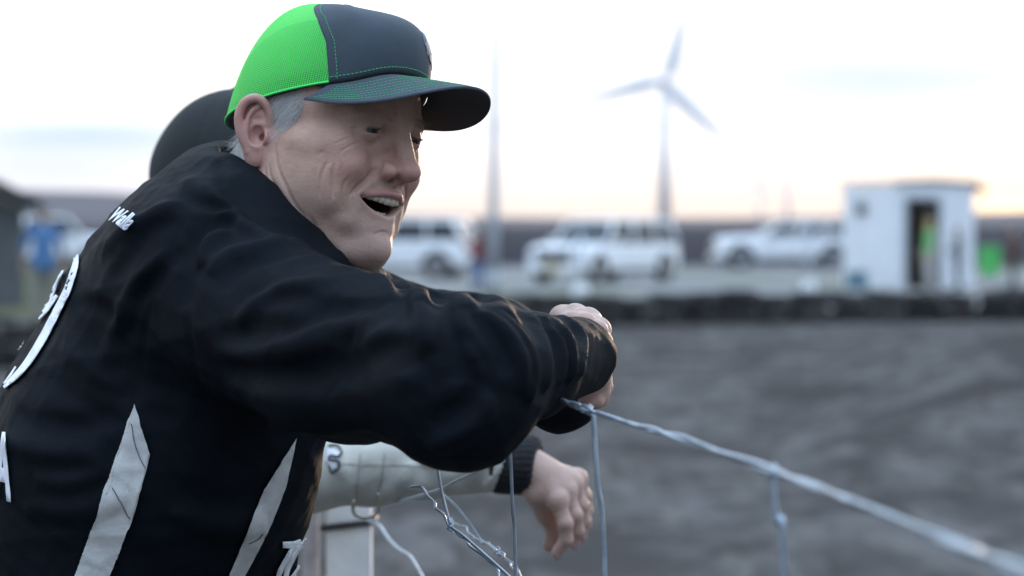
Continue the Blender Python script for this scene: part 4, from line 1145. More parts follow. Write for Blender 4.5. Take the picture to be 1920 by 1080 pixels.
# ---------------------------------------------------------------- ground, field, sky-line
def ground_z(y): return float(np.interp(y, [50, 78], [0, -.33]))
def G(px, py, z=None):
    """point where the ray through a pixel meets the ground"""
    d = CAMZ * F / (py - 412.0)
    if d > 50:
        for _ in range(30): d = (CAMZ - ground_z(d)) * F / (py - 412.0)
    p = W(px, py, d); return Vector((p[0], p[1], ground_z(p[1])))
def ground_mat():
    m = bpy.data.materials.new('earth'); m.use_nodes = True; t = m.node_tree; b = t.nodes['Principled BSDF']
    b.inputs['Roughness'].default_value = 1.0; b.inputs['Specular IOR Level'].default_value = 0.0
    ge = N(t, 'ShaderNodeNewGeometry'); sp = N(t, 'ShaderNodeSeparateXYZ'); t.links.new(ge.outputs['Position'], sp.inputs[0])
    def nz_(sc, det=5, scale=(1, 1, 1)):
        mp_ = N(t, 'ShaderNodeMapping'); mp_.inputs['Scale'].default_value = scale; t.links.new(ge.outputs['Position'], mp_.inputs[0])
        n = N(t, 'ShaderNodeTexNoise'); n.inputs['Scale'].default_value = sc; n.inputs['Detail'].default_value = det; t.links.new(mp_.outputs[0], n.inputs['Vector']); return n.outputs[0]
    def rng_(v, a, b_):
        n = N(t, 'ShaderNodeMapRange'); t.links.new(v, n.inputs[0]); n.inputs[1].default_value = a; n.inputs[2].default_value = b_; return n.outputs[0]
    dirt = mixc(t, rng_(nz_(.55), .35, .65), (.074, .068, .064), (.106, .099, .094))
    # packed lanes run round the bend
    cx = math_n(t, 'SUBTRACT', sp.outputs[0], -26.0); cy = math_n(t, 'SUBTRACT', sp.outputs[1], 6.0)
    rad = math_n(t, 'SQRT', math_n(t, 'ADD', math_n(t, 'MULTIPLY', cx, cx), math_n(t, 'MULTIPLY', cy, cy)))
    lane = N(t, 'ShaderNodeTexNoise', noise_dimensions='1D'); lane.inputs['Scale'].default_value = .9; lane.inputs['Detail'].default_value = 4
    t.links.new(math_n(t, 'ADD', rad, math_n(t, 'MULTIPLY', nz_(.25, 3), 2.5)), lane.inputs['W'])
    dirt = mixc(t, rng_(lane.outputs[0], .40, .62), dirt, (.118, .112, .108))
    dirt = mixc(t, rng_(nz_(9.0, 4, (1, .22, 1)), .53, .62), dirt, (.135, .125, .115))
    dirt = mixc(t, rng_(nz_(5.0, 6, (1, .25, 1)), .52, .66), dirt, (.055, .049, .045))
    dirt = mixc(t, rng_(nz_(.9, 6, (1, .6, 1)), .50, .62), dirt, (.060, .055, .052))
    dirt = mixc(t, rng_(nz_(1.3, 5, (1, .3, 1)), .50, .66), dirt, (.062, .057, .054))
    lot = mixc(t, rng_(nz_(.3), .35, .65), (.27, .27, .27), (.20, .19, .18))
    lot = mixc(t, rng_(nz_(.12, 5), .52, .60), lot, (.17, .18, .12))
    grass = mixc(t, rng_(nz_(.8), .35, .65), (.075, .09, .05), (.13, .12, .08))
    field = mixc(t, rng_(nz_(.02, 5, (1, .15, 1)), .35, .65), (.036, .034, .042), (.055, .050, .054))
    col_ = mixc(t, rng_(math_n(t, 'ADD', sp.outputs[1], math_n(t, 'MULTIPLY', nz_(.3), 3)), 49.0, 51.5), dirt, lot)
    gl = math_n(t, 'ADD', math_n(t, 'ADD', sp.outputs[0], math_n(t, 'MULTIPLY', nz_(.4), 3)), math_n(t, 'MULTIPLY', sp.outputs[1], .02))
    gmask = math_n(t, 'MULTIPLY', rng_(gl, -2.2, -3.6), rng_(sp.outputs[1], 33.5, 35.5))
    col_ = mixc(t, gmask, col_, grass)
    col_ = mixc(t, rng_(math_n(t, 'ADD', sp.outputs[1], math_n(t, 'MULTIPLY', nz_(.1), 14)), 126.0, 138.0), col_, field)
    t.links.new(col_, b.inputs['Base Color'])
    bp = N(t, 'ShaderNodeBump'); bp.inputs['Distance'].default_value = .05
    t.links.new(math_n(t, 'ADD', nz_(9.0, 6), math_n(t, 'MULTIPLY', nz_(1.2, 4), 1.5)), bp.inputs['Height']); t.links.new(bp.outputs[0], b.inputs['Normal'])
    return m
earth = ground_mat()
ys = [-40, -5, 0, 3] + list(np.arange(4, 48.5, .3)) + [49, 50, 64, 78, 100, 140, 200, 400, 900, 2000, 4500, 7000]
xs = [-4000, -900, -200, -60, -30, -16] + list(np.arange(-9, 12.1, .3)) + [20, 40, 90, 200, 900, 4000]
GX, GY = np.meshgrid(np.array(xs, dtype=float), np.array(ys, dtype=float))
def relief(x, y):
    """churned dirt: ruts, clods and a low bank that rises to the right"""
    rs = np.random.RandomState(21); h = np.zeros_like(x)
    for sc_, amp in ((.35, .02), (1.2, .02), (3.0, .022), (6.5, .020)):
        for _ in range(5):
            k = rs.normal(0, 1, 2) * sc_; h += amp * .32 * (1 - 2 * np.abs(np.sin(x * k[0] + y * k[1] * .6 + rs.uniform(0, 6) + .8 * np.sin(x * k[1] * .5 + rs.uniform(0, 6)))))
    h += .045 * np.clip(np.sin((x * 1.0 - y * .22) * 2.6), -.3, 1) * np.clip((x - .3) / 1.5, 0, 1)
    h += 1.15 * np.clip((x - .6 - .07 * (y - 12)) / 6, 0, 1) ** 1.5 * np.clip((y - 8) / 8, 0, 1) * np.clip((40 - y) / 10, 0, 1)
    w = np.clip((y - 3.5) / 3, 0, 1) * np.clip((47 - y) / 4, 0, 1) * np.clip((x + 9) / 1.5, 0, 1) * np.clip((12 - x) / 1.5, 0, 1)
    return h * w
GZ = np.interp(GY, [50, 78], [0, -.33]) + relief(GX, GY)
V = np.stack([GX.ravel(), GY.ravel(), GZ.ravel()], 1); nx_ = len(xs)
Fg = np.array([[j * nx_ + i, j * nx_ + i + 1, (j + 1) * nx_ + i + 1, (j + 1) * nx_ + i] for j in range(len(ys) - 1) for i in range(nx_ - 1)])
tag(mesh_obj('ground', V, Fg, earth, smooth_=True), kind='structure')
# low far rise with scrub on it
rngp = random.Random(4)
V = []; Fg = []
n = 160
for i in range(n + 1):
    x = -1500 + 3000 * i / n
    h = 3.0 + 3.0 * math.sin(i * .21) + 2.2 * math.sin(i * .083 + 1) + (14 if x < -60 else 0) * min(1, (-60 - x) / 60 if x < -60 else 0) * .35
    V += [(x, 900, -1), (x, 960, max(1.2, h)), (x, 1100, -1)]
for i in range(n):
    for k in range(2): Fg.append([i * 3 + k, i * 3 + 3 + k, i * 3 + 4 + k, i * 3 + 1 + k])
tag(mesh_obj('hills', V, Fg, mat('far_field', (.075, .065, .072), rough=1, noise=(.02, .3))), kind='structure')

# ---------------------------------------------------------------- wire fence
zinc = mat('galvanised_wire', (.42, .50, .58), rough=.38, metal=.75, noise=(60, .25), bump=(.0003, (300, 1)))
fence = empty('wire_fence', (W(1105, 772, 2.46)[0], 2.46, 0), 0, 'galvanised woven wire fence sagging under the men, running towards the camera', 'fence')
def wire(name, pts, r, parent=fence, wob=0.0, n=8, seed=0):
    p = spline([W(*q) if len(q) == 3 and q[2] < 20 and q[0] > -3000 and abs(q[0]) > 3 else q for q in pts], 10)
    if wob:
        rg = np.random.RandomState(seed); k = np.arange(len(p)); p = p + np.stack([wob * np.sin(k * .9 + rg.rand() * 6), wob * .3 * np.sin(k * .7), wob * np.sin(k * .53 + rg.rand() * 6)], 1)
    V_, F_ = tube_mesh(p, r, n); return part(name, np.array(V_), F_, zinc, parent)
wire('top_wire', [(3100, 1560, .80), (2300, 1215, 1.10), (1900, 1062, 1.365), (1650, 962, 1.60), (1450, 882, 1.87), (1270, 822, 2.15), (1180, 793, 2.31), (1104, 771, 2.46), (1075, 757, 2.53), (1040, 748, 2.60), (1000, 775, 2.67), (900, 880, 2.86), (800, 925, 3.2), (700, 955, 3.85)], .0019, wob=.0010, seed=1)
wire('top_wire_strand', [(2300, 1213, 1.10), (1900, 1066, 1.367), (1650, 958, 1.602), (1450, 886, 1.872), (1270, 818, 2.152), (1180, 796, 2.312), (1104, 767, 2.462), (1075, 761, 2.53), (1040, 745, 2.60)], .0015, wob=.0014, seed=2)
def zat(x, y, d): return W(x, y, d)
stays = [((1112, 772, 2.46), (1120, 900, 2.46), (1134, 1080, 2.465), .0021), ((1447, 885, 1.87), (1456, 980, 1.87), (1470, 1090, 1.87), .0020), ((956, 826, 2.78), (961, 950, 2.79), (967, 1082, 2.80), .0016), ((819, 868, 2.90), (830, 930, 2.90), (846, 990, 2.90), .0014),
         ((2080, 1130, 1.24), (2090, 1250, 1.24), (2110, 1400, 1.24), .0020)]
for a, b, c, r_ in stays:
    A, B, C_ = W(*a), W(*b), W(*c); D_ = C_ + (C_ - B) / np.linalg.norm(C_ - B) * .05; E_ = np.array([D_[0] + .01, D_[1], .08])
    V_, F_ = tube_mesh(spline([A, B, C_] + ([C_ + (E_ - C_) * .3, (C_ + E_) / 2, E_] if c[1] != 990 else []), 8), r_, 8); part('stay_wire', np.array(V_), F_, zinc, fence)
z7 = lambda L, d: [(560 + x / 3.31, 780 + y / 3.31, dd) for (x, y), dd in zip(L, np.linspace(d[0], d[1], len(L)))]
wire('line_wire', z7([(700, 440), (760, 440), (800, 495), (845, 540), (850, 572), (900, 612), (932, 682), (962, 700), (1000, 745), (1040, 765), (1060, 805), (1130, 855), (1200, 915), (1235, 950), (1242, 1010), (1240, 1100)], (3.05, 2.86)), .0014)
wire('line_wire', z7([(932, 682), (1010, 735), (1100, 812), (1200, 900), (1310, 1000), (1420, 1110)], (2.90, 2.80)), .0015)
wire('line_wire', z7([(905, 490), (990, 575), (1060, 665), (1130, 765), (1180, 800), (1232, 842), (1290, 888), (1340, 925), (1385, 1010), (1430, 1100)], (3.2, 3.0)), .0011)
wire('line_wire', z7([(915, 620), (970, 665), (1040, 700), (1100, 765), (1170, 790), (1240, 835), (1300, 900), (1350, 985)], (3.3, 3.05)), .0010, wob=.0012)
wire('line_wire', z7([(430, 650), (500, 680), (560, 765), (620, 825), (690, 870), (730, 930), (790, 1040)], (3.95, 3.6)), .0020)
for (x, y, d_) in ((844, 989, 2.89), (1105, 770, 2.455), (1449, 884, 1.865), (932, 1034, 3.08)):
    c_ = W(x, y, d_); hel = [c_ + np.array([.0025 * math.cos(a), .0025 * math.sin(a), .0012 * a - .005]) for a in np.linspace(0, 8, 30)]
    V_, F_ = tube_mesh(hel, .0009, 6); part('wire_knot', np.array(V_), F_, zinc, fence)
for zz in (1.10, .92, .76, .60, .45, .30, .15):
    P_ = [np.array([W(x, 700, d_)[0], W(x, 700, d_)[1], zz]) for x, d_ in ((3100, .80), (1900, 1.365), (1450, 1.87), (1104, 2.46), (960, 2.79), (735, 3.95))]
    V_, F_ = tube_mesh(spline(P_, 6), .0013, 6); part('line_wire', np.array(V_), F_, zinc, fence)
# white post with its black band
pp = W(655, 985, 4.05); post = empty('fence_post', (pp[0], pp[1], 0), 0, 'square white fence post with a black band below the cream sleeve', 'post')
hp = W(655, 905, 4.05)[2]
mb = MB(); mb.box((pp[0], pp[1], hp / 2), (.030, .030, hp / 2), None, .003); part('post_shaft', np.array(mb.v), mb.f, mat('weathered_white', (.74, .76, .77), rough=.7, noise=(9, .3), bump=(.001, (60, 1))), post, smooth_=False)
mb = MB(); mb.box((pp[0], pp[1], hp + .004), (.034, .034, .006), None, .002); part('post_cap', np.array(mb.v), mb.f, mat('cap_grey', (.35, .37, .38), rough=.6), post, smooth_=False)
bz = W(655, 984, 4.02)[2]; V_, F_ = tube_mesh([pp + np.array([x * .034, y * .034, 0]) + np.array([0, 0, bz - pp[2] + .004 * x]) for x, y in ((-1, -1), (0, -1.02), (1, -1), (1, 1), (-1, 1), (-1, -1))], .0045, 8)
part('band', np.array(V_), F_, mat('black_rubber', (.015, .015, .016), rough=.6), post)
# slim dark post beside it
mb = MB(); q_ = W(583, 1000, 4.3); mb.tube([(q_[0], q_[1], -.02), (q_[0], q_[1], W(583, 940, 4.3)[2])], .012, 8)
tag(mb.build('steel_post', mat('rusty_steel', (.16, .13, .12), rough=.7, noise=(40, .4)), None, True), 'thin rusty steel post left of the white fence post', 'post')

# ---------------------------------------------------------------- tyre wall
rubber = mat('tyre_rubber', (.020, .019, .020), rough=.9, noise=(5, .5, (.050, .045, .042)), bump=(.004, (60, 1)))
def tyre_mesh():
    prof = [(.19, -.07), (.20, -.10), (.26, -.115), (.31, -.10), (.335, -.07), (.34, 0), (.335, .07), (.31, .10), (.26, .115), (.20, .10), (.19, .07), (.215, .04), (.22, 0), (.215, -.04)]
    V = []; Fc = []; n = 28; k = len(prof)
    for i in range(n):
        a = 2 * math.pi * i / n
        for r_, z in prof:
            rr = r_ + (.006 if (i % 2 and r_ > .33) else 0); V.append((rr * math.cos(a), rr * math.sin(a), z))
    for i in range(n):
        for j in range(k): Fc.append([i * k + j, ((i + 1) % n) * k + j, ((i + 1) % n) * k + (j + 1) % k, i * k + (j + 1) % k])
    return V, Fc
tw = empty('tyre_wall', (0, 0, 0), 0, 'low wall of worn black tyres along the far edge of the dirt track', 'tyre wall')
V_, F_ = tyre_mesh(); tyre0 = mesh_obj('tyre', V_, F_, rubber, tw); first = True
path = [G(x, y) for x, y in ((2150, 600), (1920, 601), (1500, 604), (1140, 610), (900, 618), (600, 637), (300, 657), (0, 682), (-160, 700))]
pa = spline([tuple(p) for p in path], 40); sl = np.concatenate([[0], np.cumsum(np.linalg.norm(np.diff(pa, axis=0), axis=1))])
q = 0; rngp = random.Random(11)
while q < sl[-1]:
    c_ = np.array([np.interp(q, sl, pa[:, k]) for k in range(3)]); z = 0
    for lv_ in range(2):
        o = tyre0 if first else tyre0.copy()
        if not first: COL.objects.link(o)
        first = False
        s_ = rngp.uniform(.86, 1.12); o.scale = (s_, s_, s_); h_ = .115 * s_
        o.location = (c_[0] + rngp.uniform(-.05, .05), c_[1] + rngp.uniform(-.06, .06), z + h_); z += 2 * h_ + .012
        o.rotation_euler = (0, 0, rngp.uniform(0, 6)) if lv_ == 0 else (rngp.uniform(-.13, .13), rngp.uniform(-.13, .13), rngp.uniform(0, 6))
    q += rngp.uniform(.60, .68)

# ---------------------------------------------------------------- vehicles
paint = mat('white_car_paint', (.82, .83, .84), rough=.45, coat=.15, noise=(1.5, .06))
glass = mat('tinted_glass', (.020, .028, .034), rough=.25, spec=.5)
trim = mat('black_trim', (.02, .02, .022), rough=.5)
chrome = mat('chrome', (.6, .6, .62), rough=.4, metal=1)
rim_m = mat('alloy_rim', (.45, .46, .48), rough=.3, metal=.8)
lampg = mat('lamp_glass', (.65, .66, .68), rough=.35)
lampr = mat('tail_lamp_glass', (.35, .02, .02), rough=.15)
amber = mat('amber_plate', (.55, .40, .10), rough=.5)
def loft(sections, mats_=None):
    """sections: list of (x, half width bottom, half width top, z0, z1); rounded box hull along x"""
    V = []; Fc = []; k = 12
    for (x, wb, wt, z0, z1) in sections:
        r_ = min(.10, (z1 - z0) * .3)
        pr = [(wb - r_, z0), (wb, z0 + r_), (wb, z0 + (z1 - z0) * .45), ((wb + wt) / 2, z0 + (z1 - z0) * .75), (wt, z1 - r_), (wt - r_, z1)]
        for y, z in pr: V.append((x, y, z))
        for y, z in pr[::-1]: V.append((x, -y, z))
    m = len(sections)
    for i in range(m - 1):
        for j in range(k): Fc.append([i * k + j, (i + 1) * k + j, (i + 1) * k + (j + 1) % k, i * k + (j + 1) % k])
    Fc.append(list(range(k))); Fc.append([(m - 1) * k + j for j in range(k)][::-1])
    return V, Fc
def wheel(parent, x, y, r=.39):
    t = mesh_obj('wheel', *tube_ring(r, .13), rubber, parent); t.location = (x, y, r)
    mb = MB(); s_ = 1 if y > 0 else -1
    mb.tube([(0, s_ * .06, 0), (0, s_ * .10, 0)], r * .64, 20); 
    for a in range(6):
        mb.box((r * .34 * math.cos(a * 1.047), s_ * .108, r * .34 * math.sin(a * 1.047)), (r * .26, .010, .035), Matrix.Rotation(-a * 1.047, 4, 'Y'))
    o = mb.build('rim', rim_m, t); return t
def tube_ring(r, hw):
    V = []; Fc = []; n = 28
    pr = [(r * .62, -hw * .8), (r * .9, -hw), (r * .99, -hw * .75), (r, 0), (r * .99, hw * .75), (r * .9, hw), (r * .62, hw * .8), (r * .6, 0)]; k = len(pr)
    for i in range(n):
        a = 2 * math.pi * i / n
        for rr, y in pr: V.append((rr * math.cos(a), y, rr * math.sin(a)))
    for i in range(n):
        for j in range(k): Fc.append([i * k + j, i * k + (j + 1) % k, ((i + 1) % n) * k + (j + 1) % k, ((i + 1) % n) * k + j])
    return V, Fc
def vehicle(name, label, cat, loc, heading, L=5.1, Wd=1.98, H=1.88, kind='suv', wr=.40, body_m=None, br=.65, hl=1.2):
    """nose along local +x"""
    root = empty(name, loc, heading, label, cat, None); hw = Wd / 2; h = L / 2; belt = H * br
    bm_ = body_m or paint
    hood = belt * .97
    secs = [(h, hw * .80, hw * .78, .42, hood * .80), (h - .10, hw * .95, hw * .90, .36, hood * .95), (h - .5, hw, hw * .93, .33, hood), (h - 1.25, hw, hw * .93, .33, belt), (-h + .5, hw, hw * .95, .33, belt), (-h + .08, hw * .96, hw * .93, .38, belt), (-h, hw * .88, hw * .86, .45, belt * .92)]
    body = mesh_obj('body', *loft(secs), bm_, root)
    body.data.polygons.foreach_set('use_smooth', [False] * len(body.data.polygons))
    bv = body.modifiers.new('b', 'BEVEL'); bv.width = .05; bv.segments = 3; bv.angle_limit = R(25); bv.limit_method = 'ANGLE'
    # glasshouse: glass core with a painted roof and pillars
    if kind == 'suv': cab = [(h - 1.15, -h + .12)]; x_f, x_r, rear_slope = h - hl, -h + .16, .32
    else: x_f, x_r, rear_slope = h - 1.30, -h + 1.95, .22
    gb, gt = hw * .90, hw * .76; wsl = .62
    gl = [(x_f, belt - .02), (x_f - wsl, H - .07), (x_r + rear_slope, H - .07), (x_r, belt - .02)]
    def glass_prism(name, xa, xb, xc, xd, s):
        pass
    mb = MB(); V = []
    for (x, z) in gl:
        w = gb if z < belt else gt
        V += [(x, w, z), (x, -w, z)]
    mb.add(V, [[0, 1, 3, 2], [2, 3, 5, 4], [4, 5, 7, 6], [6, 7, 1, 0], [0, 2, 4, 6], [1, 7, 5, 3]])
    core = mb.build('cabin', glass, root)
    # roof
    secs = [(x_f - wsl + .10, gt * .93, gt * .90, H - .10, H - .055), (x_f - wsl - .25, gt + .03, gt - .03, H - .11, H), (x_r + rear_slope + .3, gt + .03, gt - .03, H - .11, H), (x_r + rear_slope - .08, gt * .98, gt * .93, H - .11, H - .03)]
    mesh_obj('roof', *loft(secs), bm_, root)
    # pillars
    nP = [0, .36, .70, 1.0] if kind == 'suv' else [0, .55, 1.0]
    for s_ in (-1, 1):
        for f_ in nP:
            xb_ = x_f + (x_r - x_f) * f_; xt_ = (x_f - wsl) + ((x_r + rear_slope) - (x_f - wsl)) * f_
            mb = MB(); ww = .05 if f_ not in (1.0,) else .09
            mb.tube([(xb_, s_ * (gb + .01), belt - .03), (xt_, s_ * (gt + .015), H - .08)], ww, 8); mb.build('pillar', bm_, root, True)
        # sills, arches, mirrors, handles
        for xw in (h - .95, -h + 1.05):
            mb = MB(); mb.tube([(xw + (wr + .05) * math.cos(a), s_ * (hw - .015), wr + (wr + .05) * math.sin(a)) for a in np.linspace(-.15, math.pi + .15, 16)], .04, 6); mb.build('wheel_arch', trim if kind == 'suv' else bm_, root, True)
            mb = MB(); mb.tube([(xw, s_ * (hw - .20), wr), (xw, s_ * (hw + .012), wr)], wr + .04, 24); mb.build('wheel_well', trim, root, True)
            wheel(root, xw, s_ * (hw - .08), wr)
        mb = MB(); mb.box((x_f - .25, s_ * (hw + .12), belt + .08), (.07, .11, .09), None, .03); mb.build('mirror', bm_, root, False)
        for xd in (.35, -.75):
            mb = MB(); mb.box((xd, s_ * (hw + .012), belt - .17), (.11, .018, .02), None, .008); mb.build('door_handle', chrome, root)
        for xd in (.80, -.15, -1.1):
            mb = MB(); mb.box((xd, s_ * (hw - .002), belt * .62), (.006, .006, belt * .30)); mb.build('door_seam', trim, root)
        mb = MB(); mb.box((h - .10, s_ * hw * .70, hood * .76), (.11, hw * .20, .10), None, .03); mb.build('headlight', lampg, root)
        mb = MB(); mb.box((-h + .04, s_ * hw * .84, belt * .82), (.06, .09, .17), None, .02); mb.build('tail_light', lampr, root)
        mb = MB(); mb.box((0, s_ * (hw - .03), .34), (L * .28, .06, .05), None, .02); mb.build('sill', trim, root)
    mb = MB(); mb.box((h + .005, 0, hood * .70), (.03, hw * .56, .20), None, .02)
    gr = mb.build('grille', trim, root)
    mb = MB()
    for k in range(4): mb.box((h + .035, 0, hood * .70 - .12 + .08 * k), (.012, hw * .46, .012))
    mb.build('grille_bar', chrome, gr)
    mb = MB(); mb.box((h + .045, 0, .48), (.07, hw * .88, .13), None, .04); mb.build('bumper', chrome if kind != 'suv' else bm_, root)
    mb = MB(); mb.box((h + .125, 0, .50), (.008, .26, .07)); mb.build('number_plate', amber, root)
    mb = MB(); mb.box((-h - .04, 0, .50), (.06, hw * .88, .11), None, .04); mb.build('rear_bumper', trim, root)
    if kind == 'pickup':
        mb = MB(); mb.box((-h + 1.0, 0, belt - .008), (.82, hw * .80, .02)); mb.build('bed_cover', trim, root)
    return root
def lot(px, py): return G(px, py)
B_ = lot(1128, 531); hd = math.atan2(-math.cos(R(33)), -math.sin(R(33)))
vehicle('parked_suv', 'white suv parked nose-on between the tall pole and the turbine tower', 'suv', (B_.x + .15, B_.y + 1.6, B_.z), hd, 6.0, 2.15, 1.98, 'suv', .43, None, .62, 1.55)
C_ = lot(1480, 504)
vehicle('parked_suv', 'white suv parked side-on just left of the white booth', 'suv', (C_.x - .1, C_.y + 1.0, C_.z), math.pi + R(4), 5.7, 2.0, 1.84, 'suv', .46, None, .71, 1.8)
A_ = lot(745, 522)
vehicle('pickup_truck', 'white crew cab vehicle behind the laughing man\'s chin', 'pickup', (A_.x - .1, A_.y + 1.0, A_.z), math.pi - R(14), 5.5, 2.05, 1.98, 'suv', .43)
D_ = lot(165, 500)
vehicle('pickup_truck', 'white pickup at far left, right behind the man in the blue shirt', 'pickup', (D_.x, D_.y - 12.0, -.2), R(10), 5.6, 2.05, 1.95, 'pickup', .42)

# ---------------------------------------------------------------- booth
wall_m = mat('white_painted_board', (.80, .82, .84), rough=.75, noise=(2.5, .10), bump=(.003, (8, 1)))
roof_m = mat('grey_roof_sheet', (.22, .20, .19), rough=.7, noise=(3, .3))
K = lot(1680, 541); ba = R(29)
booth = empty('booth', (K.x, K.y, K.z), ba, 'small white wooden booth with an open dark doorway and an overhanging roof', 'booth')
BW, BD, BH = 2.70, 2.5, 2.98
# local: front wall along +x from the near corner, side wall along +y
wt = .06; dx0, dx1, dh = .36, 1.50, 2.52
mb = MB(); mb.box((dx0 / 2, wt / 2, BH / 2), (dx0 / 2, wt / 2, BH / 2)); mb.box(((dx1 + BW) / 2, wt / 2, BH / 2), ((BW - dx1) / 2, wt / 2, BH / 2)); mb.box(((dx0 + dx1) / 2, wt / 2, (dh + BH) / 2), ((dx1 - dx0) / 2, wt / 2, (BH - dh) / 2))
mb.build('front_wall', wall_m, booth)
mb = MB(); mb.box((-wt / 2, BD / 2, BH / 2 - .02), (wt / 2, BD / 2, BH / 2 - .02)); mb.build('side_wall', wall_m, booth)
mb = MB(); mb.box((BW + wt / 2, BD / 2, BH / 2 - .02), (wt / 2, BD / 2, BH / 2 - .02)); mb.build('side_wall', wall_m, booth)
mb = MB(); mb.box((BW / 2, BD + wt / 2, BH / 2 - .02), (BW / 2, wt / 2, BH / 2 - .02)); mb.build('back_wall', mat('dark_inner_board', (.17, .11, .06), rough=.9), booth)
mb = MB(); mb.box((BW / 2, BD / 2, .02), (BW / 2 - .01, BD / 2 - .1, .04)); mb.build('floor_boards', mat('floor_brown', (.10, .07, .05), rough=.9), booth)
mb = MB(); mb.prism([(-.12, BH + .01), (BW * .5, BH + .07), (BW + .05, BH + .01), (BW + .52, BH - .24), (BW + .52, BH - .19), (BW + .05, BH + .07), (BW * .5, BH + .13), (-.12, BH + .07)], 1, -.12, BD + .15); mb.build('roof', roof_m, booth)
fr = MB(); fr.box((dx0 - .035, -.012, dh / 2), (.045, .03, dh / 2)); fr.box((dx1 + .035, -.012, dh / 2), (.045, .03, dh / 2)); fr.box(((dx0 + dx1) / 2, -.012, dh + .045), ((dx1 - dx0) / 2 + .08, .03, .045)); fr.build('door_frame', mat('grey_frame', (.35, .36, .38), rough=.7), booth)
mb = MB(); mb.tube([(-.07, 1.55, 2.28), (-.16, 1.55, 2.28)], .22, 24); hrn = mb.build('vent', mat('dull_grey_metal', (.22, .22, .21), rough=.6), booth, True)
mb = MB(); mb.tube([(-.165, 1.55, 2.28), (-.175, 1.55, 2.28)], .15, 20); mb.build('vent_grille', trim, hrn, True)
k2 = lot(1605, 541); mb = MB(); mb.box((k2.x, k2.y - .2, k2.z + .22), (.30, .22, .22), None, .03); mb.box((k2.x, k2.y - .2, k2.z + .47), (.31, .23, .03), None, .01)
tag(mb.build('cooler', mat('teal_plastic', (.12, .22, .27), rough=.5)), 'blue-grey cool box on the ground against the white booth', 'cool box')

# ---------------------------------------------------------------- poles
white_pole = mat('white_pole_paint', (.42, .45, .48), rough=.5, noise=(1, .15))
k3 = lot(925, 546); zt = W(932, 38, k3.y)[2]
pl = empty('tall_pole', (k3.x, k3.y, k3.z), 0, 'tall white pole beside the person in dark red', 'pole')
mb = MB(); mb.tube([(0, 0, 0), (.0, 0, 2.2), (.07, 0, zt - k3.z)], [.15, .14, .115], 14); mb.build('shaft', white_pole, pl, True)
mb = MB(); mb.tube([(.07, 0, zt - k3.z), (.07, 0, zt - k3.z + .30)], [.09, .06], 12); mb.build('top_fitting', mat('green_grey', (.30, .36, .33), rough=.6), pl, True)
mb = MB(); mb.tube([(0, 0, 0), (0, 0, .5)], [.19, .17], 14); mb.build('footing', white_pole, pl, True)
for (x, y, yt, lab) in ((1088, 562, 428, 'slim white marker post in a round base in front of the nose-on suv'), (1517, 552, 405, 'slim white marker post in a round base just left of the booth')):
    k4 = lot(x, y); zt = W(x, yt, k4.y)[2]; po = empty('marker_post', (k4.x, k4.y, k4.z), 0, lab, 'marker post', 'marker posts behind the tyre wall')
    mb = MB(); mb.tube([(0, 0, 0), (0, 0, zt - k4.z)], .045, 10); mb.build('shaft', white_pole, po, True)
    mb = MB(); mb.tube([(0, 0, 0), (0, 0, .03), (0, 0, .30), (0, 0, .36)], [.16, .20, .19, .10], 16); mb.build('base', mat('white_plastic', (.70, .71, .72), rough=.5), po, True)
# wind turbines
tw_m = mat('turbine_white', (.76, .79, .82), rough=.6)
def turbine(hx, hy, d, label, rot, bl=45.0, sc_=1.0):
    hb = W(hx, hy, d); root = empty('wind_turbine', (hb[0], hb[1], -.33), 0, label, 'wind turbine', 'wind turbines on the horizon')
    H_ = hb[2] + .33; mb = MB(); mb.tube([(0, 6 * sc_, 0), (0, 6 * sc_, H_ * .5), (0, 6 * sc_, H_)], [3.6 * sc_, 3.1 * sc_, 2.5 * sc_], 20); mb.build('tower', tw_m, root, True)
    mb = MB(); mb.box((0, 5 * sc_, H_), (2.0 * sc_, 6.0 * sc_, 2.0 * sc_), None, .6 * sc_); mb.build('nacelle', mat('nacelle_grey', (.35, .40, .45), rough=.6), root, False)
    mb = MB(); mb.tube([(0, -3.2 * sc_, H_), (0, -2.4 * sc_, H_), (0, -1.0 * sc_, H_)], [.4 * sc_, 1.5 * sc_, 1.9 * sc_], 16); mb.build('hub', tw_m, root, True)
    for k in range(3):
        a = rot + k * 2.0944; u = np.array([math.cos(a), 0, math.sin(a)]); v = np.array([-math.sin(a), 0, math.cos(a)]); V = []; n_ = 12
        for i in range(n_ + 1):
            s_ = i / n_; c_ = np.array([0, -2.0 * sc_, H_]) + u * (1.5 * sc_ + bl * s_); ch = (1.0 + 2.6 * math.sin(min(1, s_ * 4) * 1.57) * (1 - s_) ** .8 + .3) * sc_ * 1.15; th = ch * .22
            for q_ in range(8):
                b_ = q_ * math.pi / 4; V.append(c_ + v * (ch * math.cos(b_) - .3 * ch) + np.array([0, 1, 0]) * th * math.sin(b_))
        Fc = [[i * 8 + j, i * 8 + (j + 1) % 8, (i + 1) * 8 + (j + 1) % 8, (i + 1) * 8 + j] for i in range(n_) for j in range(8)] + [list(range(8)), [n_ * 8 + j for j in range(8)][::-1]]
        mesh_obj('blade', V, Fc, tw_m, root)
turbine(1247, 152, 1640, 'nearest wind turbine, its tower rising above the nose-on suv', R(-45))
turbine(1478, 318, 4300, 'faint far wind turbine above the side-on suv', R(25), 45)
turbine(1425, 345, 5600, 'faintest far wind turbine, left of the side-on suv', R(70), 45)

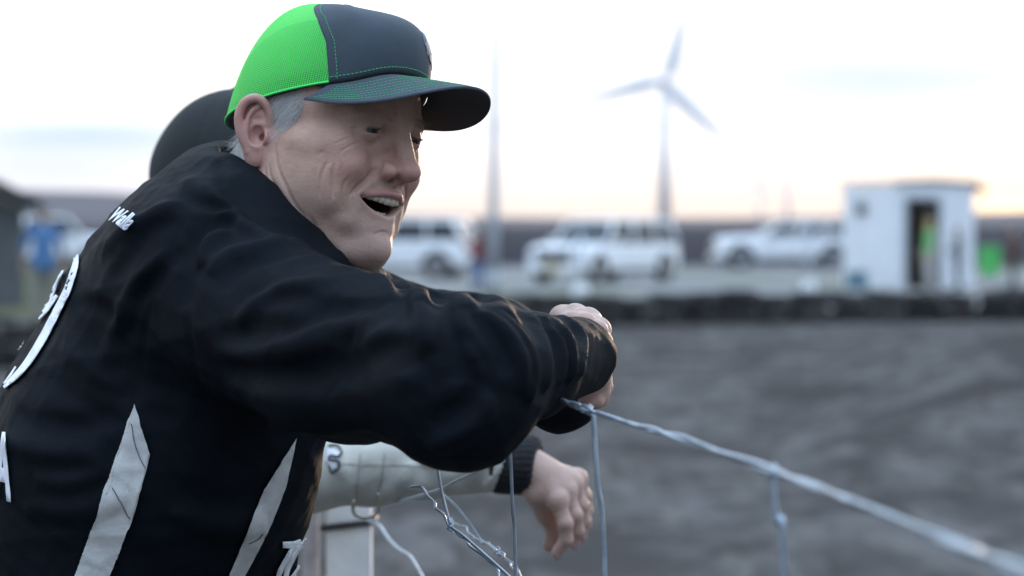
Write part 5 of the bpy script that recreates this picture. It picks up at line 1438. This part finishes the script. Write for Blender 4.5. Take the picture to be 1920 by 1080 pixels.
# ---------------------------------------------------------------- people in the distance
def cloth_mat(n, c): return mat(n, c, rough=.85, noise=(9, .25))
skin_far = mat('skin_far', (.40, .27, .21), rough=.6)
def far_person(label, loc, facing, h=1.76, shirt=(.1, .1, .1), legs=(.1, .1, .1), head_c=None, hair=(.03, .025, .02), cap_c=None, arms='down', vest=None, wide=1.0):
    root = empty('person', loc, facing, label, 'person'); s = h / 1.76
    S = s
    def torso(P):
        d = s_tube(P, [(0, 0, 1.42 * S), (0, 0, 1.20 * S), (0, 0, .95 * S)], [.115 * S, .125 * S * wide, .13 * S * wide], .05)
        P2 = P * np.array([1.35, 1, 1]); d = np.minimum(d, 9)
        for k in (-1, 1):
            d = smin(d, s_cap(P, (0, .07 * k, 1.35 * S), (0, .16 * k * wide, 1.40 * S), .09 * S, .065 * S), .05)
            d = smin(d, s_cap(P, (0, .06 * k, 1.0 * S), (0, .08 * k, .93 * S), .12 * S, .11 * S), .05)
            el = (-.03, .27 * k * wide, 1.12 * S) if arms == 'down' else (.05, .26 * k * wide, 1.14 * S)
            d = smin(d, s_cap(P, (0, .19 * k * wide, 1.38 * S), el, .058 * S, .045 * S), .03)
            if arms != 'bare': d = smin(d, s_cap(P, el, (.10, .25 * k * wide, .90 * S) if arms == 'down' else (.26, .10 * k, 1.10 * S), .043 * S, .034 * S), .02)
        return d
    lo, hi = (-.35, -.5, .8 * S), (.4, .5, 1.52 * S)
    v, q = surf(torso, lo, hi, .022, 3); mesh_obj('shirt', v, q, cloth_mat('shirt_cloth', shirt), root)
    def legs_(P):
        d = None
        for k in (-1, 1):
            e = s_tube(P, [(0, .09 * k, .92 * S), (.02, .10 * k, .50 * S), (-.02, .11 * k, .08)], [.10 * S, .068 * S, .055 * S], .03); d = e if d is None else smin(d, e, .03)
        return d
    v, q = surf(legs_, (-.2, -.3, 0.02), (.2, .3, 1.05 * S), .022, 3); mesh_obj('trousers', v, q, cloth_mat('trouser_cloth', legs), root)
    def body(P):
        d = s_ell(P, (.01, 0, 1.65 * S), (.098, .078, .115)); d = smin(d, s_ell(P, (.03, 0, 1.59 * S), (.07, .06, .07)), .03)
        d = smin(d, s_cap(P, (.09, 0, 1.65 * S), (.115, 0, 1.625 * S), .012, .014), .015); d = smin(d, s_cap(P, (-.01, 0, 1.58 * S), (-.01, 0, 1.42 * S), .055, .06), .03)
        for k in (-1, 1):
            el_ = (-.03, .27 * k * wide, 1.12 * S) if arms == 'down' else (.05, .26 * k * wide, 1.14 * S)
            wr_ = (.10, .25 * k * wide, .90 * S) if arms != 'front' else (.26, .10 * k, 1.10 * S)
            d = smin(d, s_tube(P, [(0, 0, 1.42 * S), (0, .17 * k * wide, 1.38 * S), el_, wr_], [.05, .04, .032, .026]), .01)
            d = smin(d, s_ell(P, (0, .08 * k, 1.64 * S), (.02, .012, .03)), .005)
            hnd = (.10, .25 * k * wide, .86 * S) if arms != 'front' else (.28, .08 * k, 1.10 * S)
            if arms == 'bare': d = np.minimum(d, s_cap(P, (.05, .26 * k * wide, 1.16 * S), (.10, .25 * k * wide, .88 * S), .042 * S, .030 * S))
            d = np.minimum(d, s_ell(P, hnd, (.035, .022, .065)))
            for j in range(4): d = smin(d, s_cap(P, np.array(hnd) + [.018 - .012 * j, 0, -.04], np.array(hnd) + [.022 - .012 * j, 0, -.095 + .006 * j], .007, .006), .004)
            d = smin(d, s_cap(P, np.array(hnd) + [.03, 0, .0], np.array(hnd) + [.045, 0, -.05], .009, .007), .004)
        return d
    v, q = surf(body, (-.2, -.5, .70 * S), (.4, .5, 1.82 * S), .014, 4); mesh_obj('body', v, q, skin_far if head_c is None else mat('skin_sunlit', head_c, rough=.6), root)
    def hairf(P):
        d = s_ell(P, (-.008, 0, 1.672 * S), (.106, .088, .112)); d = smax(d, -((P[:, 2] - 1.665 * S) + (-.5) * (P[:, 0] - .03) * -1), .02)
        return d
    v, q = surf(hairf, (-.2, -.2, 1.5 * S), (.2, .2, 1.85 * S), .012, 4)
    if len(q): mesh_obj('cap' if cap_c else 'hair', v, q, cloth_mat('headwear', cap_c or hair), root)
    if cap_c:
        mb = MB(); mb.box((.13, 0, 1.70 * S), (.06, .07, .006), None, .004); mb.build('cap_brim', cloth_mat('headwear', cap_c), root)
    if vest:
        v, q = surf(lambda P: smax(torso(P) - .012, np.maximum(np.abs(P[:, 1] - .10) - .10 * wide, .95 * S - P[:, 2]), .01), lo, hi, .022, 3); mesh_obj('vest', v, q, mat('hi_vis_green', vest, rough=.7), root)
    for k in (-1, 1):
        v, q = surf(lambda P: smax(s_cap(P, (-.05, .11 * k, .045), (.12, .115 * k, .035), .05, .042), -P[:, 2] + .002, .005), (-.15, .11 * k - .1, -.02), (.22, .11 * k + .1, .13), .016, 3); mesh_obj('shoe', v, q, cloth_mat('shoe_leather', (.05, .045, .04)), root)
    return root
g = G(82, 618); far_person('man in a bright blue shirt and khaki trousers seen from behind at far left', g, R(110), 1.80, (.09, .21, .42), (.26, .25, .23), cap_c=(.02, .025, .04), arms='bare', wide=1.12)
g = lot(896, 547); far_person('person in a dark red jacket and blue jeans left of the tall white pole', g, R(-60), 1.66, (.16, .030, .035), (.06, .14, .34), arms='front')
g = lot(1742, 549); far_person('person in a green vest and pale trousers standing at the booth doorway', g, R(200), 1.95, (.48, .44, .38), (.50, .48, .46), head_c=(.60, .36, .13), cap_c=(.60, .38, .15), vest=(.08, .48, .10), wide=.9)  # orange light on the head is put into the skin colour
g = lot(1796, 543); far_person('person in dark clothes standing against the right part of the booth wall', g, R(180), 1.74, (.075, .07, .08), (.035, .035, .04), arms='front', wide=.9)
g = lot(1900, 540); far_person('person in brown clothes silhouetted against the sunset at the right edge', g, R(160), 1.78, (.10, .055, .035), (.05, .035, .03), wide=1.35)
g = lot(1855, 522)
mb = MB(); mb.box((g.x, g.y, g.z + .62), (.33, .30, .50), None, .05); bn = MB()
bin_ = empty('wheeled_bin', (g.x, g.y, g.z), 0, 'bright green bin standing right of the booth under the sunset', 'bin')
mb = MB(); mb.prism([(-.26, .10), (.26, .10), (.33, 1.02), (-.33, 1.02)], 1, -.28, .28); mb.build('tub', mat('green_plastic', (.07, .46, .10), rough=.5), bin_)
mb = MB(); mb.box((0, 0, 1.06), (.36, .33, .035), None, .015); mb.build('lid', mat('green_plastic_lid', (.06, .36, .10), rough=.5), bin_)
for s_ in (-1, 1):
    mb = MB(); mb.tube([(s_ * .20, .22, .10), (s_ * .27, .22, .10)], .10, 14); mb.build('wheel', rubber, bin_, True)

# ---------------------------------------------------------------- barn at far left
Lb = G(40, 520); bx = W(88, 400, 62)[0]
barn = empty('barn', (bx, 60, -.1), R(13), 'grey barn with a dark sloping roof at the left edge', 'barn')
z_r0 = W(0, 333, 60)[2]; 
mb = MB(); x1 = 0.0; x0 = -9.0; e_l = W(95, 383, 60)[2] + .1; rg = z_r0 + .1 + 3.0
mb.prism([(-9, 0), (-.15, 0), (-.15, e_l - .12), (-5.0, e_l + 2.25), (-9, e_l + .6)], 1, 0, 3); mb.build('wall', mat('grey_corrugated_wall', (.10, .11, .115), rough=.7, noise=(1.2, .25)), barn)
mb = MB(); mb.prism([(.15, e_l - .12), (-5.0, e_l + 2.40), (-9.4, e_l + .5), (-9.4, e_l + .70), (-5.0, e_l + 2.62), (.15, e_l + .08)], 1, -.4, 3.4); mb.build('roof', mat('dark_roof_sheet', (.045, .045, .05), rough=.7), barn)
mb = MB(); mb.box((-1.6, -.02, 1.15), (.6, .03, 1.15)); dr = mb.build('door', mat('pale_door', (.30, .32, .34), rough=.6), barn)
mb = MB(); mb.box((-1.35, -.06, 1.1), (.02, .02, .09)); mb.build('handle', trim, dr)

# ---------------------------------------------------------------- thin evening haze over the plain
hm = bpy.data.materials.new('haze'); hm.use_nodes = True; t = hm.node_tree; t.nodes.clear()
o_ = N(t, 'ShaderNodeOutputMaterial'); pv = N(t, 'ShaderNodeVolumePrincipled'); pv.inputs['Color'].default_value = (.92, .95, 1.0, 1); pv.inputs['Density'].default_value = HAZE; pv.inputs['Anisotropy'].default_value = .3
t.links.new(pv.outputs[0], o_.inputs['Volume'])
mb = MB(); mb.box((0, 3400, 59), (4100, 3700, 61)); tag(mb.build('haze', hm), kind='stuff')
